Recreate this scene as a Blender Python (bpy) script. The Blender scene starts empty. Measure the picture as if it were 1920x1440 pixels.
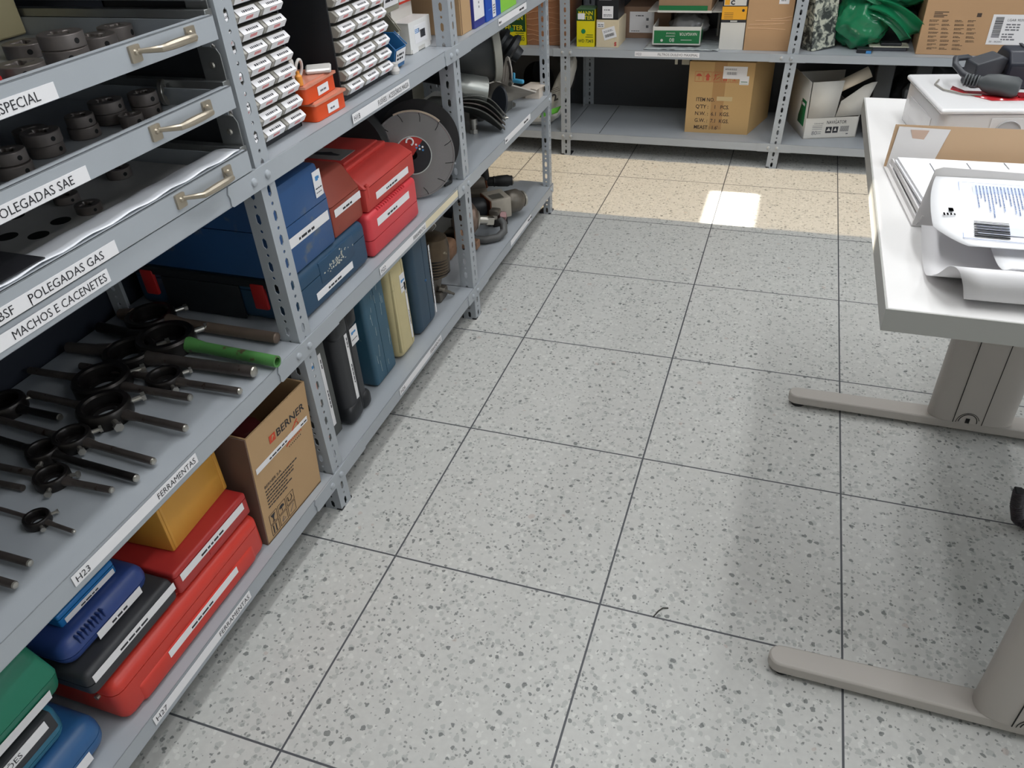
import bpy, bmesh, math, random
from mathutils import Matrix, Vector, noise
random.seed(7)
S = bpy.context.scene
COL = S.collection
PI = math.pi

# ------------------------------------------------------------------ camera
yaw, pit, rol = -0.361981, 0.626507, -0.0620266
F = Vector((math.sin(yaw)*math.cos(pit), math.cos(yaw)*math.cos(pit), -math.sin(pit)))
R0 = Vector((math.cos(yaw), -math.sin(yaw), 0)); U0 = R0.cross(F)
Rv = R0*math.cos(rol)+U0*math.sin(rol); Uv = -R0*math.sin(rol)+U0*math.cos(rol)
cam = bpy.data.cameras.new('camera'); cam_o = bpy.data.objects.new('camera', cam); COL.objects.link(cam_o)
cam_o.matrix_world = Matrix(((Rv.x, Uv.x, -F.x, 0.7276), (Rv.y, Uv.y, -F.y, -0.56296),
                             (Rv.z, Uv.z, -F.z, 1.39172), (0, 0, 0, 1)))
cam.sensor_width = 36; cam.lens = 1432.3/1920*36; cam.clip_start = 0.02; cam.clip_end = 60
S.camera = cam_o

# ------------------------------------------------------------------ world, sun, exposure
W = bpy.data.worlds.new('world'); S.world = W; W.use_nodes = True
W.node_tree.nodes['Background'].inputs[0].default_value = (0.75, 0.85, 1, 1)
W.node_tree.nodes['Background'].inputs[1].default_value = 0.6
sun = bpy.data.lights.new('sun', 'SUN'); sun.energy = 26; sun.angle = 0.012; sun.color = (1, 0.92, 0.78)
sun_o = bpy.data.objects.new('sun', sun); COL.objects.link(sun_o)
sun_o.rotation_euler = (0, -PI/4, 0)          # light travels towards +x and down at 45 degrees
LAMP_POWER = 16.5
FILL_GLOW = 2.2
S.view_settings.view_transform = 'Standard'; S.view_settings.look = 'None'
S.view_settings.gamma = 1; S.view_settings.use_curve_mapping = False
S.view_settings.exposure = 0.0

# ------------------------------------------------------------------ materials
def srgb(r, g, b):
    f = lambda c: ((c/255+0.055)/1.055)**2.4 if c/255 > 0.04045 else c/255/12.92
    return (f(r), f(g), f(b), 1)
_M = {}
def mat(name, rgb, rough=0.5, metal=0.0, var=0.0, scale=30, wear=None, wear_amt=0.0, bump=0.0, trans=0.0, coat=0.0, stretch=None):
    if name in _M: return _M[name]
    m = bpy.data.materials.new(name); m.use_nodes = True
    nt = m.node_tree; b = nt.nodes['Principled BSDF']; L = nt.links.new
    c = srgb(*rgb); b.inputs['Base Color'].default_value = c
    b.inputs['Roughness'].default_value = rough; b.inputs['Metallic'].default_value = metal
    if trans: b.inputs['Transmission Weight'].default_value = trans
    if coat: b.inputs['Coat Weight'].default_value = coat
    if var or wear or bump:
        tc = nt.nodes.new('ShaderNodeTexCoord'); n = nt.nodes.new('ShaderNodeTexNoise')
        n.inputs['Scale'].default_value = scale; n.inputs['Detail'].default_value = 6
        src = tc.outputs['Object']
        if stretch:
            mp = nt.nodes.new('ShaderNodeMapping'); mp.inputs['Scale'].default_value = stretch
            L(src, mp.inputs[0]); src = mp.outputs[0]
        L(src, n.inputs['Vector'])
        mx = nt.nodes.new('ShaderNodeMix'); mx.data_type = 'RGBA'
        mx.inputs[6].default_value = tuple(max(0, x*(1-var)) for x in c[:3])+(1,)
        mx.inputs[7].default_value = tuple(min(1, x*(1+var)) for x in c[:3])+(1,)
        L(n.outputs['Fac'], mx.inputs[0]); out = mx.outputs[2]
        if wear:
            n2 = nt.nodes.new('ShaderNodeTexNoise'); n2.inputs['Scale'].default_value = scale*1.7; n2.inputs['Detail'].default_value = 8
            L(tc.outputs['Object'], n2.inputs['Vector'])
            cr = nt.nodes.new('ShaderNodeValToRGB'); cr.color_ramp.elements[0].position = 0.72-wear_amt*0.3
            cr.color_ramp.elements[1].position = 0.80-wear_amt*0.3
            L(n2.outputs['Fac'], cr.inputs[0])
            m2 = nt.nodes.new('ShaderNodeMix'); m2.data_type = 'RGBA'
            L(cr.outputs[0], m2.inputs[0]); L(out, m2.inputs[6]); m2.inputs[7].default_value = srgb(*wear); out = m2.outputs[2]
        L(out, b.inputs['Base Color'])
        if bump:
            bp = nt.nodes.new('ShaderNodeBump'); bp.inputs['Strength'].default_value = bump; bp.inputs['Distance'].default_value = 0.002
            L(n.outputs['Fac'], bp.inputs['Height']); L(bp.outputs[0], b.inputs['Normal'])
    _M[name] = m; return m

STEEL = mat('grey_painted_steel', (166, 171, 177), 0.42, 0, 0.04, 12)
STEELIN = STEEL
GALV = mat('galvanised_steel', (150, 152, 152), 0.35, 0.8, 0.12, 40)
NAVY = mat('dark_navy_sheet', (22, 28, 40), 0.6, 0, 0.1, 8)
BLACKP = mat('black_plastic', (32, 34, 38), 0.45, 0, 0.1, 30)
BLACKR = mat('black_rubber', (30, 30, 31), 0.6, 0, 0.1, 50)
DIEST = mat('die_tool_steel', (128, 120, 116), 0.36, 0.45, 0.2, 40)
DARKST = mat('oily_dark_steel', (52, 49, 48), 0.33, 0.75, 0.35, 40)
BRSTEEL = mat('worn_steel_bar', (104, 96, 92), 0.4, 0.7, 0.25, 50, (70, 52, 44), 0.3)
BRIGHT = mat('bright_steel', (190, 186, 178), 0.3, 0.9, 0.08, 40)
RUST = mat('rusty_steel', (112, 66, 42), 0.7, 0.3, 0.4, 60)
BRASSG = mat('satin_handle_metal', (176, 166, 150), 0.36, 0.7, 0.1, 30)
WHITE = mat('white_paper', (236, 234, 236), 0.6)
CREAM = mat('cream_lip_glow', (226, 214, 184), 0.3)
INK = mat('black_ink', (40, 40, 46), 0.6)
INKG = mat('grey_ink', (110, 110, 116), 0.6)
INKR = mat('red_ink', (196, 60, 60), 0.6)
INKB = mat('blue_ink', (70, 140, 200), 0.6)
CARD = mat('corrugated_cardboard', (186, 152, 112), 0.75, 0, 0.06, 14)
CARDIN = mat('cardboard_inside', (120, 92, 70), 0.8, 0, 0.1, 14)
WCARD = mat('white_carton', (214, 210, 203), 0.6, 0, 0.03, 10)
GREENP = mat('green_print', (24, 112, 62), 0.55)
YELLOW = mat('yellow_print', (226, 208, 20), 0.5)
DGREEN = mat('dark_green_print', (28, 70, 30), 0.5)

# ------------------------------------------------------------------ object helpers
LOC = {}
def thing(name, label, cat, loc, group=None):
    o = bpy.data.objects.new(name, None); COL.objects.link(o); o.location = loc; o.empty_display_size = 0.05
    o['label'] = label; o['category'] = cat
    if group: o['group'] = group
    LOC[o.name] = Vector(loc); return o
def struct(o): o['kind'] = 'structure'; return o
def tag(o, label, cat, group=None):
    o['label'] = label; o['category'] = cat
    if group: o['group'] = group
    return o

def T(x, y, z): return Matrix.Translation((x, y, z))
def RX(a): return Matrix.Rotation(a, 4, 'X')
def RY(a): return Matrix.Rotation(a, 4, 'Y')
def RZ(a): return Matrix.Rotation(a, 4, 'Z')
def frame(o, u, v):
    u = Vector(u).normalized(); v = Vector(v); v = (v-u*v.dot(u)).normalized(); w = u.cross(v); o = Vector(o)
    return Matrix(((u.x, v.x, w.x, o.x), (u.y, v.y, w.y, o.y), (u.z, v.z, w.z, o.z), (0, 0, 0, 1)))

class MB:
    def __init__(s, M=None): s.v = []; s.f = []; s.m = []; s.M = M
    def add(s, vs, fs, mi=0, M=None):
        if M is not None: vs = [M @ Vector(p) for p in vs]
        if s.M is not None: vs = [s.M @ Vector(p) for p in vs]
        k = len(s.v); s.v += [tuple(p) for p in vs]; s.f += [tuple(k+i for i in f) for f in fs]; s.m += [mi]*len(fs); return s
    def bm(s, b, mi=0, M=None):
        b.verts.index_update(); return s.add([v.co.copy() for v in b.verts], [[v.index for v in f.verts] for f in b.faces], mi, M)
    def box(s, lo, hi, mi=0, M=None):
        a, b, c = lo; d, e, f = hi
        return s.add([(a,b,c),(d,b,c),(d,e,c),(a,e,c),(a,b,f),(d,b,f),(d,e,f),(a,e,f)],
                     [(0,3,2,1),(4,5,6,7),(0,1,5,4),(1,2,6,5),(2,3,7,6),(3,0,4,7)], mi, M)
    def rbox(s, lo, hi, r=0.01, seg=3, axes='xyz', mi=0, M=None):
        b = bmesh.new(); bmesh.ops.create_cube(b, size=1)
        d = [hi[i]-lo[i] for i in range(3)]; c = [(hi[i]+lo[i])/2 for i in range(3)]
        for v in b.verts: v.co = Vector([v.co[i]*d[i]+c[i] for i in range(3)])
        es = [e for e in b.edges if 'xyz'[max(range(3), key=lambda i: abs((e.verts[0].co-e.verts[1].co)[i]))] in axes]
        bmesh.ops.bevel(b, geom=es, offset=min(r, min(d)*0.49), segments=seg, affect='EDGES', profile=0.5)
        s.bm(b, mi, M); b.free(); return s
    def cyl(s, p0, p1, r0, r1=None, n=20, caps=True, mi=0, M=None):
        r1 = r0 if r1 is None else r1; p0 = Vector(p0); p1 = Vector(p1); w = (p1-p0).normalized()
        u = w.orthogonal().normalized(); v = w.cross(u); vs = []
        for p, r in ((p0, r0), (p1, r1)):
            for i in range(n):
                a = 2*PI*i/n; vs.append(p+u*math.cos(a)*r+v*math.sin(a)*r)
        fs = [(i, (i+1) % n, n+(i+1) % n, n+i) for i in range(n)]
        if caps: fs += [tuple(range(n-1, -1, -1)), tuple(range(n, 2*n))]
        return s.add(vs, fs, mi, M)
    def lathe(s, prof, o=(0,0,0), axis=(0,0,1), n=28, mi=0, M=None, a0=0, a1=2*PI):
        w = Vector(axis).normalized(); u = w.orthogonal().normalized(); v = w.cross(u); o = Vector(o); vs = []; fs = []
        full = abs(a1-a0-2*PI) < 1e-6; k = n if full else n+1
        for i in range(k):
            a = a0+(a1-a0)*i/n
            for r, h in prof: vs.append(o+w*h+(u*math.cos(a)+v*math.sin(a))*r)
        m = len(prof)
        for i in range(n):
            j = (i+1) % k
            for t in range(m-1): fs.append((i*m+t, j*m+t, j*m+t+1, i*m+t+1))
        return s.add(vs, fs, mi, M)
    def tube(s, pts, r, n=10, mi=0, M=None, closed=False):
        P = [Vector(p) for p in pts]; rs = r if isinstance(r, (list, tuple)) else [r]*len(P)
        vs = []; fs = []; u = None; N = len(P)
        for i, p in enumerate(P):
            if closed: t = (P[(i+1) % N]-P[i-1]).normalized()
            else: t = (P[min(i+1, N-1)]-P[max(i-1, 0)]).normalized()
            if u is None: u = t.orthogonal().normalized()
            u = (u-t*u.dot(t)).normalized(); v = t.cross(u)
            for k in range(n):
                a = 2*PI*k/n; vs.append(p+(u*math.cos(a)+v*math.sin(a))*rs[i])
        for i in range(N if closed else N-1):
            j = (i+1) % N
            for k in range(n): fs.append((i*n+k, i*n+(k+1) % n, j*n+(k+1) % n, j*n+k))
        if not closed: fs += [tuple(range(n-1, -1, -1)), tuple(range((N-1)*n, N*n))]
        return s.add(vs, fs, mi, M)
    def prism(s, poly, lo, hi, axis='x', mi=0, M=None):
        def P(a, b, c): return {'x': (c, a, b), 'y': (a, c, b), 'z': (a, b, c)}[axis]
        n = len(poly); vs = [P(a, b, lo) for a, b in poly]+[P(a, b, hi) for a, b in poly]
        fs = [(i, (i+1) % n, n+(i+1) % n, n+i) for i in range(n)]+[tuple(range(n-1, -1, -1)), tuple(range(n, 2*n))]
        return s.add(vs, fs, mi, M)
    def quad(s, a, b, c, d, mi=0, M=None): return s.add([a, b, c, d], [(0, 1, 2, 3)], mi, M)
    def grid(s, fn, nu, nv, mi=0, M=None):
        vs = [fn(i/nu, j/nv) for i in range(nu+1) for j in range(nv+1)]
        fs = [(i*(nv+1)+j, (i+1)*(nv+1)+j, (i+1)*(nv+1)+j+1, i*(nv+1)+j+1) for i in range(nu) for j in range(nv)]
        return s.add(vs, fs, mi, M)
    def text(s, st, h, mi, M, anchor='l', bold=0.0, wmax=None, cond=1.0):
        vs, fs, w = text_mesh(st, bold); sc = h/0.7; sx = sc*cond
        if wmax and w*sx > wmax: sx = wmax/w
        dx = {'l': 0, 'c': -w*sx/2, 'r': -w*sx}[anchor]
        return s.add([(x*sx+dx, y*sc, 0) for x, y in vs], fs, mi, M)
    def build(s, name, mats, parent=None, solid=0, bevel=0, angle=35, loc=None):
        me = bpy.data.meshes.new(name)
        org = LOC[parent.name] if parent else (Vector(loc) if loc else Vector((0, 0, 0)))
        me.from_pydata([tuple(Vector(v)-org) for v in s.v], [], s.f); me.update()
        if not isinstance(mats, (list, tuple)): mats = [mats]
        for m in mats: me.materials.append(m)
        me.polygons.foreach_set('material_index', s.m); me.polygons.foreach_set('use_smooth', [True]*len(s.f))
        b = bmesh.new(); b.from_mesh(me)
        if not getattr(s, 'keep', False): bmesh.ops.recalc_face_normals(b, faces=[f for f in b.faces])
        b.to_mesh(me); b.free(); me.set_sharp_from_angle(angle=math.radians(angle))
        o = bpy.data.objects.new(name, me); COL.objects.link(o); LOC[o.name] = org
        if parent: o.parent = parent
        else: o.location = org
        if solid:
            md = o.modifiers.new('solid', 'SOLIDIFY'); md.thickness = solid; md.offset = -1
        if bevel:
            md = o.modifiers.new('bevel', 'BEVEL'); md.width = bevel; md.segments = 2; md.limit_method = 'ANGLE'; md.angle_limit = math.radians(40)
        return o
_T = {}
def text_mesh(st, bold=0.0):
    if (st, bold) in _T: return _T[(st, bold)]
    c = bpy.data.curves.new('t', 'FONT'); c.body = st; c.size = 1; c.resolution_u = 2; c.offset = bold
    o = bpy.data.objects.new('t', c); me = o.to_mesh()
    vs = [(v.co.x, v.co.y) for v in me.vertices]; fs = [tuple(p.vertices) for p in me.polygons]
    if vs:
        x0 = min(v[0] for v in vs); vs = [(x-x0, y) for x, y in vs]; w = max(v[0] for v in vs)
    else: w = 0
    o.to_mesh_clear(); bpy.data.objects.remove(o); bpy.data.curves.remove(c)
    _T[(st, bold)] = (vs, fs, w); return _T[(st, bold)]

EPS = 0.0004
def label(parent, M, w, h, items=(), base=WHITE, name='label', thick=0.0006, bend=0.0, inks=None):
    """A sticker lying in the plane of M (x right, y up, z out); items are texts or scribbled lines."""
    b = MB(); mats = [base, INK, INKR, INKB, INKG]+list(inks or [])
    b.box((0, 0, 0), (w, h, thick), 0, M)
    for it in items:
        k = it[0]
        if k == 't':                                   # text: str, x, y, h, ink, anchor, wmax
            _, st, x, y, th, ink, an, wm = it
            b.text(st, th, ink, M @ T(x, y, thick+EPS), an, 0.0, wm)
        elif k == 's':                                 # unreadable small print: x, y, w, h, rows, ink
            _, x, y, sw, sh, rows, ink = it
            rr = random.Random(int((x+y*7+sw*13)*1e5))
            for r in range(rows):
                xx = x; yy = y+sh*(rows-1-r)/max(rows, 1)
                while xx < x+sw*(0.75+0.25*rr.random()):
                    l = rr.uniform(0.6, 2.2)*sh/rows
                    l = min(l, x+sw-xx)
                    if l <= 0: break
                    b.box((xx, yy, thick), (xx+l, yy+sh/rows*0.5, thick+EPS), ink, M); xx += l+sh/rows*0.35
        elif k == 'b':                                 # bars: x, y, w, h, ink
            _, x, y, sw, sh, ink = it; rr = random.Random(5); xx = x
            while xx < x+sw:
                l = rr.choice((1, 1, 2, 3))*sw/70; b.box((xx, y, thick), (min(xx+l, x+sw), y+sh, thick+EPS), ink, M); xx += l+rr.choice((1, 2))*sw/70
        elif k == 'r':                                 # filled patch: x, y, w, h, ink
            _, x, y, sw, sh, ink = it; b.box((x, y, thick), (x+sw, y+sh, thick+EPS), ink, M)
    return b.build(name, mats, parent)

def FX(x, y, z): return frame((x, y, z), (0, 1, 0), (0, 0, 1))      # face towards +x (aisle): right = +y, up = z
def FY(x, y, z): return frame((x, y, z), (1, 0, 0), (0, 0, 1))      # face towards -y: right = +x, up = z
def FZ(x, y, z): return frame((x, y, z), (1, 0, 0), (0, 1, 0))      # face up

# ------------------------------------------------------------------ floor
def floor_material():
    m = bpy.data.materials.new('speckled_terrazzo_floor'); m.use_nodes = True; nt = m.node_tree; L = nt.links.new
    b = nt.nodes['Principled BSDF']; N = nt.nodes.new
    tc = N('ShaderNodeTexCoord'); obj = tc.outputs['Object']
    def nz(scale, det=4):
        n = N('ShaderNodeTexNoise'); n.inputs['Scale'].default_value = scale; n.inputs['Detail'].default_value = det; L(obj, n.inputs['Vector']); return n
    def math_(op, a, c=None):
        n = N('ShaderNodeMath'); n.operation = op
        for i, q in enumerate((a, c)):
            if q is None: continue
            if isinstance(q, (int, float)): n.inputs[i].default_value = q
            else: L(q, n.inputs[i])
        return n.outputs[0]
    def mix(f, a, c):
        n = N('ShaderNodeMix'); n.data_type = 'RGBA'
        L(f, n.inputs[0]) if not isinstance(f, float) else setattr(n.inputs[0], 'default_value', f)
        for i, q in ((6, a), (7, c)):
            if isinstance(q, tuple): n.inputs[i].default_value = q
            else: L(q, n.inputs[i])
        return n.outputs[2]
    n0 = nz(1.2, 3); base = mix(n0.outputs['Fac'], srgb(185, 185, 183), srgb(193, 191, 188))
    n1 = nz(70, 5); base = mix(n1.outputs['Fac'], base, srgb(206, 206, 202))
    # distorted coordinates for irregular chips
    nd = nz(90, 3); vm = N('ShaderNodeVectorMath'); vm.operation = 'SCALE'; vm.inputs[3].default_value = 0.011
    sb = N('ShaderNodeVectorMath'); sb.operation = 'SUBTRACT'; sb.inputs[1].default_value = (0.5, 0.5, 0.5)
    L(nd.outputs['Color'], sb.inputs[0]); L(sb.outputs[0], vm.inputs[0])
    ad = N('ShaderNodeVectorMath'); L(obj, ad.inputs[0]); L(vm.outputs[0], ad.inputs[1])
    def chips(scale, size, thr, col, amt, off):
        global_in = N('ShaderNodeVectorMath'); global_in.inputs[1].default_value = (off, off*1.7, 0); L(ad.outputs[0], global_in.inputs[0])
        v = N('ShaderNodeTexVoronoi'); v.inputs['Scale'].default_value = scale; L(global_in.outputs[0], v.inputs['Vector'])
        sep = N('ShaderNodeSeparateColor'); L(v.outputs['Color'], sep.inputs[0])
        pick = math_('GREATER_THAN', sep.outputs[0], thr)
        sz = math_('MULTIPLY', sep.outputs[1], size); sz = math_('ADD', sz, size*0.45)
        near = math_('LESS_THAN', v.outputs['Distance'], sz)
        f = math_('MULTIPLY', pick, near); f = math_('MULTIPLY', f, amt); return f
    base = mix(chips(75, 0.34, 0.60, None, 0.40, 3.1), base, srgb(222, 222, 217))
    base = mix(chips(62, 0.34, 0.50, None, 0.36, 9.7), base, srgb(140, 146, 144))
    base = mix(chips(95, 0.30, 0.60, None, 0.45, 5.3), base, srgb(118, 122, 120))
    base = mix(chips(66, 0.27, 0.78, None, 0.68, 1.9), base, srgb(78, 84, 84))
    base = mix(chips(130, 0.3, 0.82, None, 0.6, 7.9), base, srgb(84, 88, 88))
    base = mix(chips(40, 0.25, 0.975, None, 0.35, 12.3), base, srgb(176, 150, 140))
    # joints every 0.5 m
    sx = N('ShaderNodeSeparateXYZ'); L(obj, sx.inputs[0])
    def line(o):
        a = math_('ADD', o, 100.25); a = math_('MODULO', a, 0.5); a = math_('SUBTRACT', a, 0.25); a = math_('ABSOLUTE', a); return math_('LESS_THAN', a, 0.0022)
    ln = math_('MAXIMUM', line(sx.outputs[0]), line(sx.outputs[1]))
    base = mix(ln, base, srgb(84, 86, 90))
    L(base, b.inputs['Base Color'])
    nr = nz(6, 3); mr = N('ShaderNodeMapRange'); mr.inputs[3].default_value = 0.38; mr.inputs[4].default_value = 0.5
    L(nr.outputs['Fac'], mr.inputs[0]); L(mr.outputs[0], b.inputs['Roughness'])
    b.inputs['Specular IOR Level'].default_value = 0.35
    return m
b = MB(); b.box((-1.55, -2.4, -0.08), (3.4, 5.2, 0)); struct(b.build('floor', floor_material()))
WALLM = mat('painted_wall', (206, 204, 196), 0.8, 0, 0.03, 4)
b = MB(); b.box((-1.55, 4.9, 0), (3.4, 5.0, 3.4)); struct(b.build('wall_back', WALLM))
b = MB(); b.box((-1.55, -2.3, 0), (3.4, -2.2, 3.4)); struct(b.build('wall_front', WALLM))
b = MB(); b.box((3.2, -2.2, 0), (3.3, 4.9, 3.4)); struct(b.build('wall_right', WALLM))
b = MB(); b.box((-1.55, -2.2, 3.3), (3.3, 4.9, 3.4)); struct(b.build('ceiling', WALLM))
# added fill window in the right wall, unseen, to brighten the shelf trays
b = MB()
for z0, z1 in ((0.95, 1.0), (2.15, 2.2)): b.box((3.15, -1.2, z0), (3.2, 2.6, z1))
for y in (-1.2, 0.05, 1.3, 2.55): b.box((3.15, y, 0.95), (3.2, y+0.05, 2.2))
w1 = struct(b.build('fill_window', mat('window_frame_white', (225, 225, 222), 0.5)))
pm = bpy.data.materials.new('fill_glow_pane'); pm.use_nodes = True; pb = pm.node_tree.nodes['Principled BSDF']; pb.inputs['Base Color'].default_value = (0.8, 0.85, 0.9, 1)
pb.inputs['Emission Color'].default_value = (0.86, 0.93, 1, 1); pb.inputs['Emission Strength'].default_value = FILL_GLOW
b = MB(); b.box((3.18, -1.15, 1.0), (3.19, 2.55, 2.15)); p1 = b.build('pane', pm, w1)
# left wall: window beyond the rack, added unseen sun slot for the desk edge
WX = -1.45
b = MB()
b.box((WX-0.1, -2.2, 0), (WX, 4.9, 0.6))
b.box((WX-0.1, -2.2, 2.75), (WX, 4.9, 3.13))
b.box((WX-0.1, -2.2, 0.6), (WX, 2.53, 2.75)); b.box((WX-0.1, 3.28, 0.6), (WX, 4.9, 2.75))
b.box((WX-0.1, -2.2, 3.13), (WX, 0.67, 3.3)); b.box((WX-0.1, 0.88, 3.13), (WX, 4.9, 3.3)); b.box((WX-0.015, 0.67, 3.192), (WX, 0.88, 3.3))
struct(b.build('wall_left', WALLM))
def gobo_material():
    m = bpy.data.materials.new('amber_gobo'); m.use_nodes = True; nt = m.node_tree
    bs = nt.nodes['Principled BSDF']; bs.inputs['Base Color'].default_value = srgb(190, 150, 96)
    bs.inputs['Roughness'].default_value = 0.8
    t = nt.nodes.new('ShaderNodeBsdfTransparent'); t.inputs[0].default_value = (1, 0.80, 0.52, 1)
    mx = nt.nodes.new('ShaderNodeMixShader'); mx.inputs[0].default_value = 0.10
    nt.links.new(bs.outputs[0], mx.inputs[1]); nt.links.new(t.outputs[0], mx.inputs[2])
    nt.links.new(mx.outputs[0], nt.nodes['Material Output'].inputs[0]); return m
b = MB(); x = WX+0.004  # added unseen screen: tint dims the sun, gap leaves the floor patch
for y0, y1, z0, z1 in ((2.50, 3.30, 0.55, 1.905), (2.50, 3.30, 2.105, 2.80), (2.50, 2.535, 1.905, 2.105), (2.905, 3.30, 1.905, 2.105)):
    b.quad((x, y0, z0), (x, y1, z0), (x, y1, z1), (x, y0, z1))
bl = b.build('window_gobo', gobo_material(), loc=(x, 2.9, 2.0)); tag(bl, 'added unseen amber blind over the window beyond the shelving end', 'gobo')

# ------------------------------------------------------------------ ceiling lamps (out of frame)
def lamp_fixture(name, x, y, ln, z, lab):
    t = thing(name, lab, 'ceiling light', (x, y, z))
    b = MB(); b.rbox((x-0.07, y-ln/2, z+0.01), (x+0.07, y+ln/2, z+0.06), 0.012, 2); b.build('housing', WCARD, t)
    b = MB()
    for yy in (y-ln*0.35, y+ln*0.35): b.cyl((x, yy, z+0.06), (x, yy, 3.3), 0.004, n=6)
    b.build('suspension_rod', GALV, t)
    L = bpy.data.lights.new('tube_light', 'AREA'); L.shape = 'RECTANGLE'; L.size = 0.12; L.size_y = ln-0.05; L.energy = LAMP_POWER*ln/1.5
    L.color = (0.965, 0.985, 1.0)
    lo = bpy.data.objects.new('tube_light', L); COL.objects.link(lo); lo.parent = t; lo.location = (0, 0, 0.002)
    e = mat('lamp_diffuser', (250, 250, 250), 0.5)
    return t
lamp_fixture('ceiling_light', 1.20, 0.6, 1.5, 2.8, 'long white tube light hanging over the desk')
lamp_fixture('ceiling_light', 0.10, 0.4, 1.5, 2.8, 'long white tube light hanging over the near end of the aisle')
lamp_fixture('ceiling_light', 0.35, 2.3, 1.2, 2.8, 'long white tube light hanging over the far end of the aisle')
lamp_fixture('ceiling_light', 2.3, 0.3, 1.2, 2.8, 'added fill tube light at the right, brightening the shelf fronts')  # added unseen fill lamp, lights the shelf fronts
lamp_fixture('ceiling_light', 1.5, 2.6, 1.2, 2.8, 'long white tube light hanging in front of the far shelving')

# ------------------------------------------------------------------ slotted posts and shelves
def flange(b, o, u, length, w=0.048, pitch=0.052, hw=0.0052, hh=0.0125):
    """Perforated strip from o, width along u, upright."""
    o = Vector(o); u = Vector(u); z = Vector((0, 0, 1)); n = int(length/pitch)
    for i in range(n):
        z0 = i*pitch
        for a, c, kind in ((z0, z0+pitch*0.68, 's'), (z0+pitch*0.68, z0+pitch, 'd')):
            m = (a+c)/2; cx = w/2
            if kind == 's': H = [(-hw, -hh+hw), (0, -hh), (hw, -hh+hw), (hw, 0), (hw, hh-hw), (0, hh), (-hw, hh-hw), (-hw, 0)]
            else: H = [(0.0038*math.cos(q), 0.0038*math.sin(q)) for q in [PI*1.25, PI*1.5, PI*1.75, 0, PI*.25, PI*.5, PI*.75, PI]]
            O = [(0, a), (cx, a), (w, a), (w, m), (w, c), (cx, c), (0, c), (0, m)]
            vs = [o+u*(cx+p)+z*(m+q) for p, q in H]+[o+u*p+z*q for p, q in O]
            b.add(vs, [(k, (k+1) % 8, 8+(k+1) % 8, 8+k) for k in range(8)])
def post(parent, x, y, sx, sy, h, M=None, w=0.048):
    b = MB(M); b.keep = True
    flange(b, (x, y, 0), (0, sy, 0), h, w); flange(b, (x, y, 0), (sx, 0, 0), h, w)
    p = b.build('post', STEEL, parent, solid=0)
    q = bmesh.new(); q.from_mesh(p.data); bmesh.ops.remove_doubles(q, verts=q.verts, dist=0.00005); bmesh.ops.recalc_face_normals(q, faces=q.faces[:]); q.to_mesh(p.data); q.free()
    p.data.polygons.foreach_set('use_smooth', [False]*len(p.data.polygons))
    md = p.modifiers.new('solid', 'SOLIDIFY'); md.thickness = 0.0022; md.offset = 0
    f = MB(M); f.box((min(x, x+sx*0.05)-0.001, min(y, y+sy*0.05)-0.001, 0), (max(x, x+sx*0.05)+0.001, max(y, y+sy*0.05)+0.001, 0.006)); f.build('foot_cap', BLACKP, p)
    return p
def bolt(parent, c, axis):
    b = MB(); b.lathe([(0, 0.006), (0.004, 0.0056), (0.0075, 0.0035), (0.0085, 0.0)], c, axis, 14); return b.build('bolt', STEEL, parent)

rack = thing('slotted_shelving', 'grey slotted steel shelving along the left side, filled with tool cases', 'shelving', (-0.45, 1.0, 0))
XF, XB = -0.2, -0.70
YS = [-0.625, 0.60, 1.57, 2.50]
for y in YS:
    for x, sx in ((XF, -1), (XB, 1)): post(rack, x, y, sx, 1, 1.75, None, 0.030 if y > 2 else 0.046)
LV = {'b': (0.088, 0.127), 'm': (0.473, 0.512), 'u': (0.864, 0.903), 't': (1.42, 1.46)}
def shelf_x(y0, y1, z0, z1, ext=None, lipdepth=0.0):
    """Tray shelf of the left rack with folded lips."""
    b = MB(); th = 0.0018; xf = XF+0.003+lipdepth
    b.box((XB, y0, z1-th), (xf, y1, z1))
    b.box((xf-th, y0, z0), (xf, y1, z1)); b.box((xf-0.018, y0, z0), (xf, y1, z0+th))
    b.box((XB-0.001, y0, z0), (XB+th, y1, z1)); b.box((XB, y0, z0), (xf, y0+th, z1)); b.box((XB, y1-th, z0), (xf, y1, z1))
    o = b.build('shelf', STEEL, rack, bevel=0.0008)
    return o
for lv, (z0, z1) in LV.items():
    s1 = shelf_x(-0.62, 0.598, z0, z1); s2 = shelf_x(0.602, 1.568, z0, z1); s3 = shelf_x(1.572, 2.548, z0, z1)
    if lv == 't': continue
    # the neighbouring bay's lip laps over the post and ends with a rough cut
    for ya, yb, sh in ((0.502, 0.75, s2), (1.507, 1.70, s3)):
        b = MB(); b.prism([(ya+0.004, z1), (ya-0.001, z1-0.012), (ya+0.003, z1-0.022), (ya+0.001, z0+0.004), (ya+0.006, z0), (yb, z0), (yb, z1)], XF+0.0032, XF+0.0062, 'x')
        b.build('lap_plate', STEEL, sh)
    for yy in (0.578, 0.622, 1.548, 1.592): bolt(rack, (XF+0.0062, yy, (z0+z1)/2), (1, 0, 0))
    for yy in (2.515,): bolt(rack, (XF+0.003, yy, (z0+z1)/2), (1, 0, 0))
b = MB(); b.box((XB-0.012, -0.62, 0.05), (XB-0.006, 1.57, 1.75)); b.build('back_panel', NAVY, rack)
b = MB(); b.box((XB-0.012, 1.57, 0.52), (XB-0.006, 2.3, 1.75)); b.build('back_panel', NAVY, rack)
# gusset plates near the far end
for zt in (0.473,):
    b = MB(); b.prism([(-0.2, zt), (-0.2, zt-0.06), (-0.225, zt-0.03), (-0.25, zt)], 2.548, 2.551, 'y'); b.build('gusset', STEEL, rack)

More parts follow.
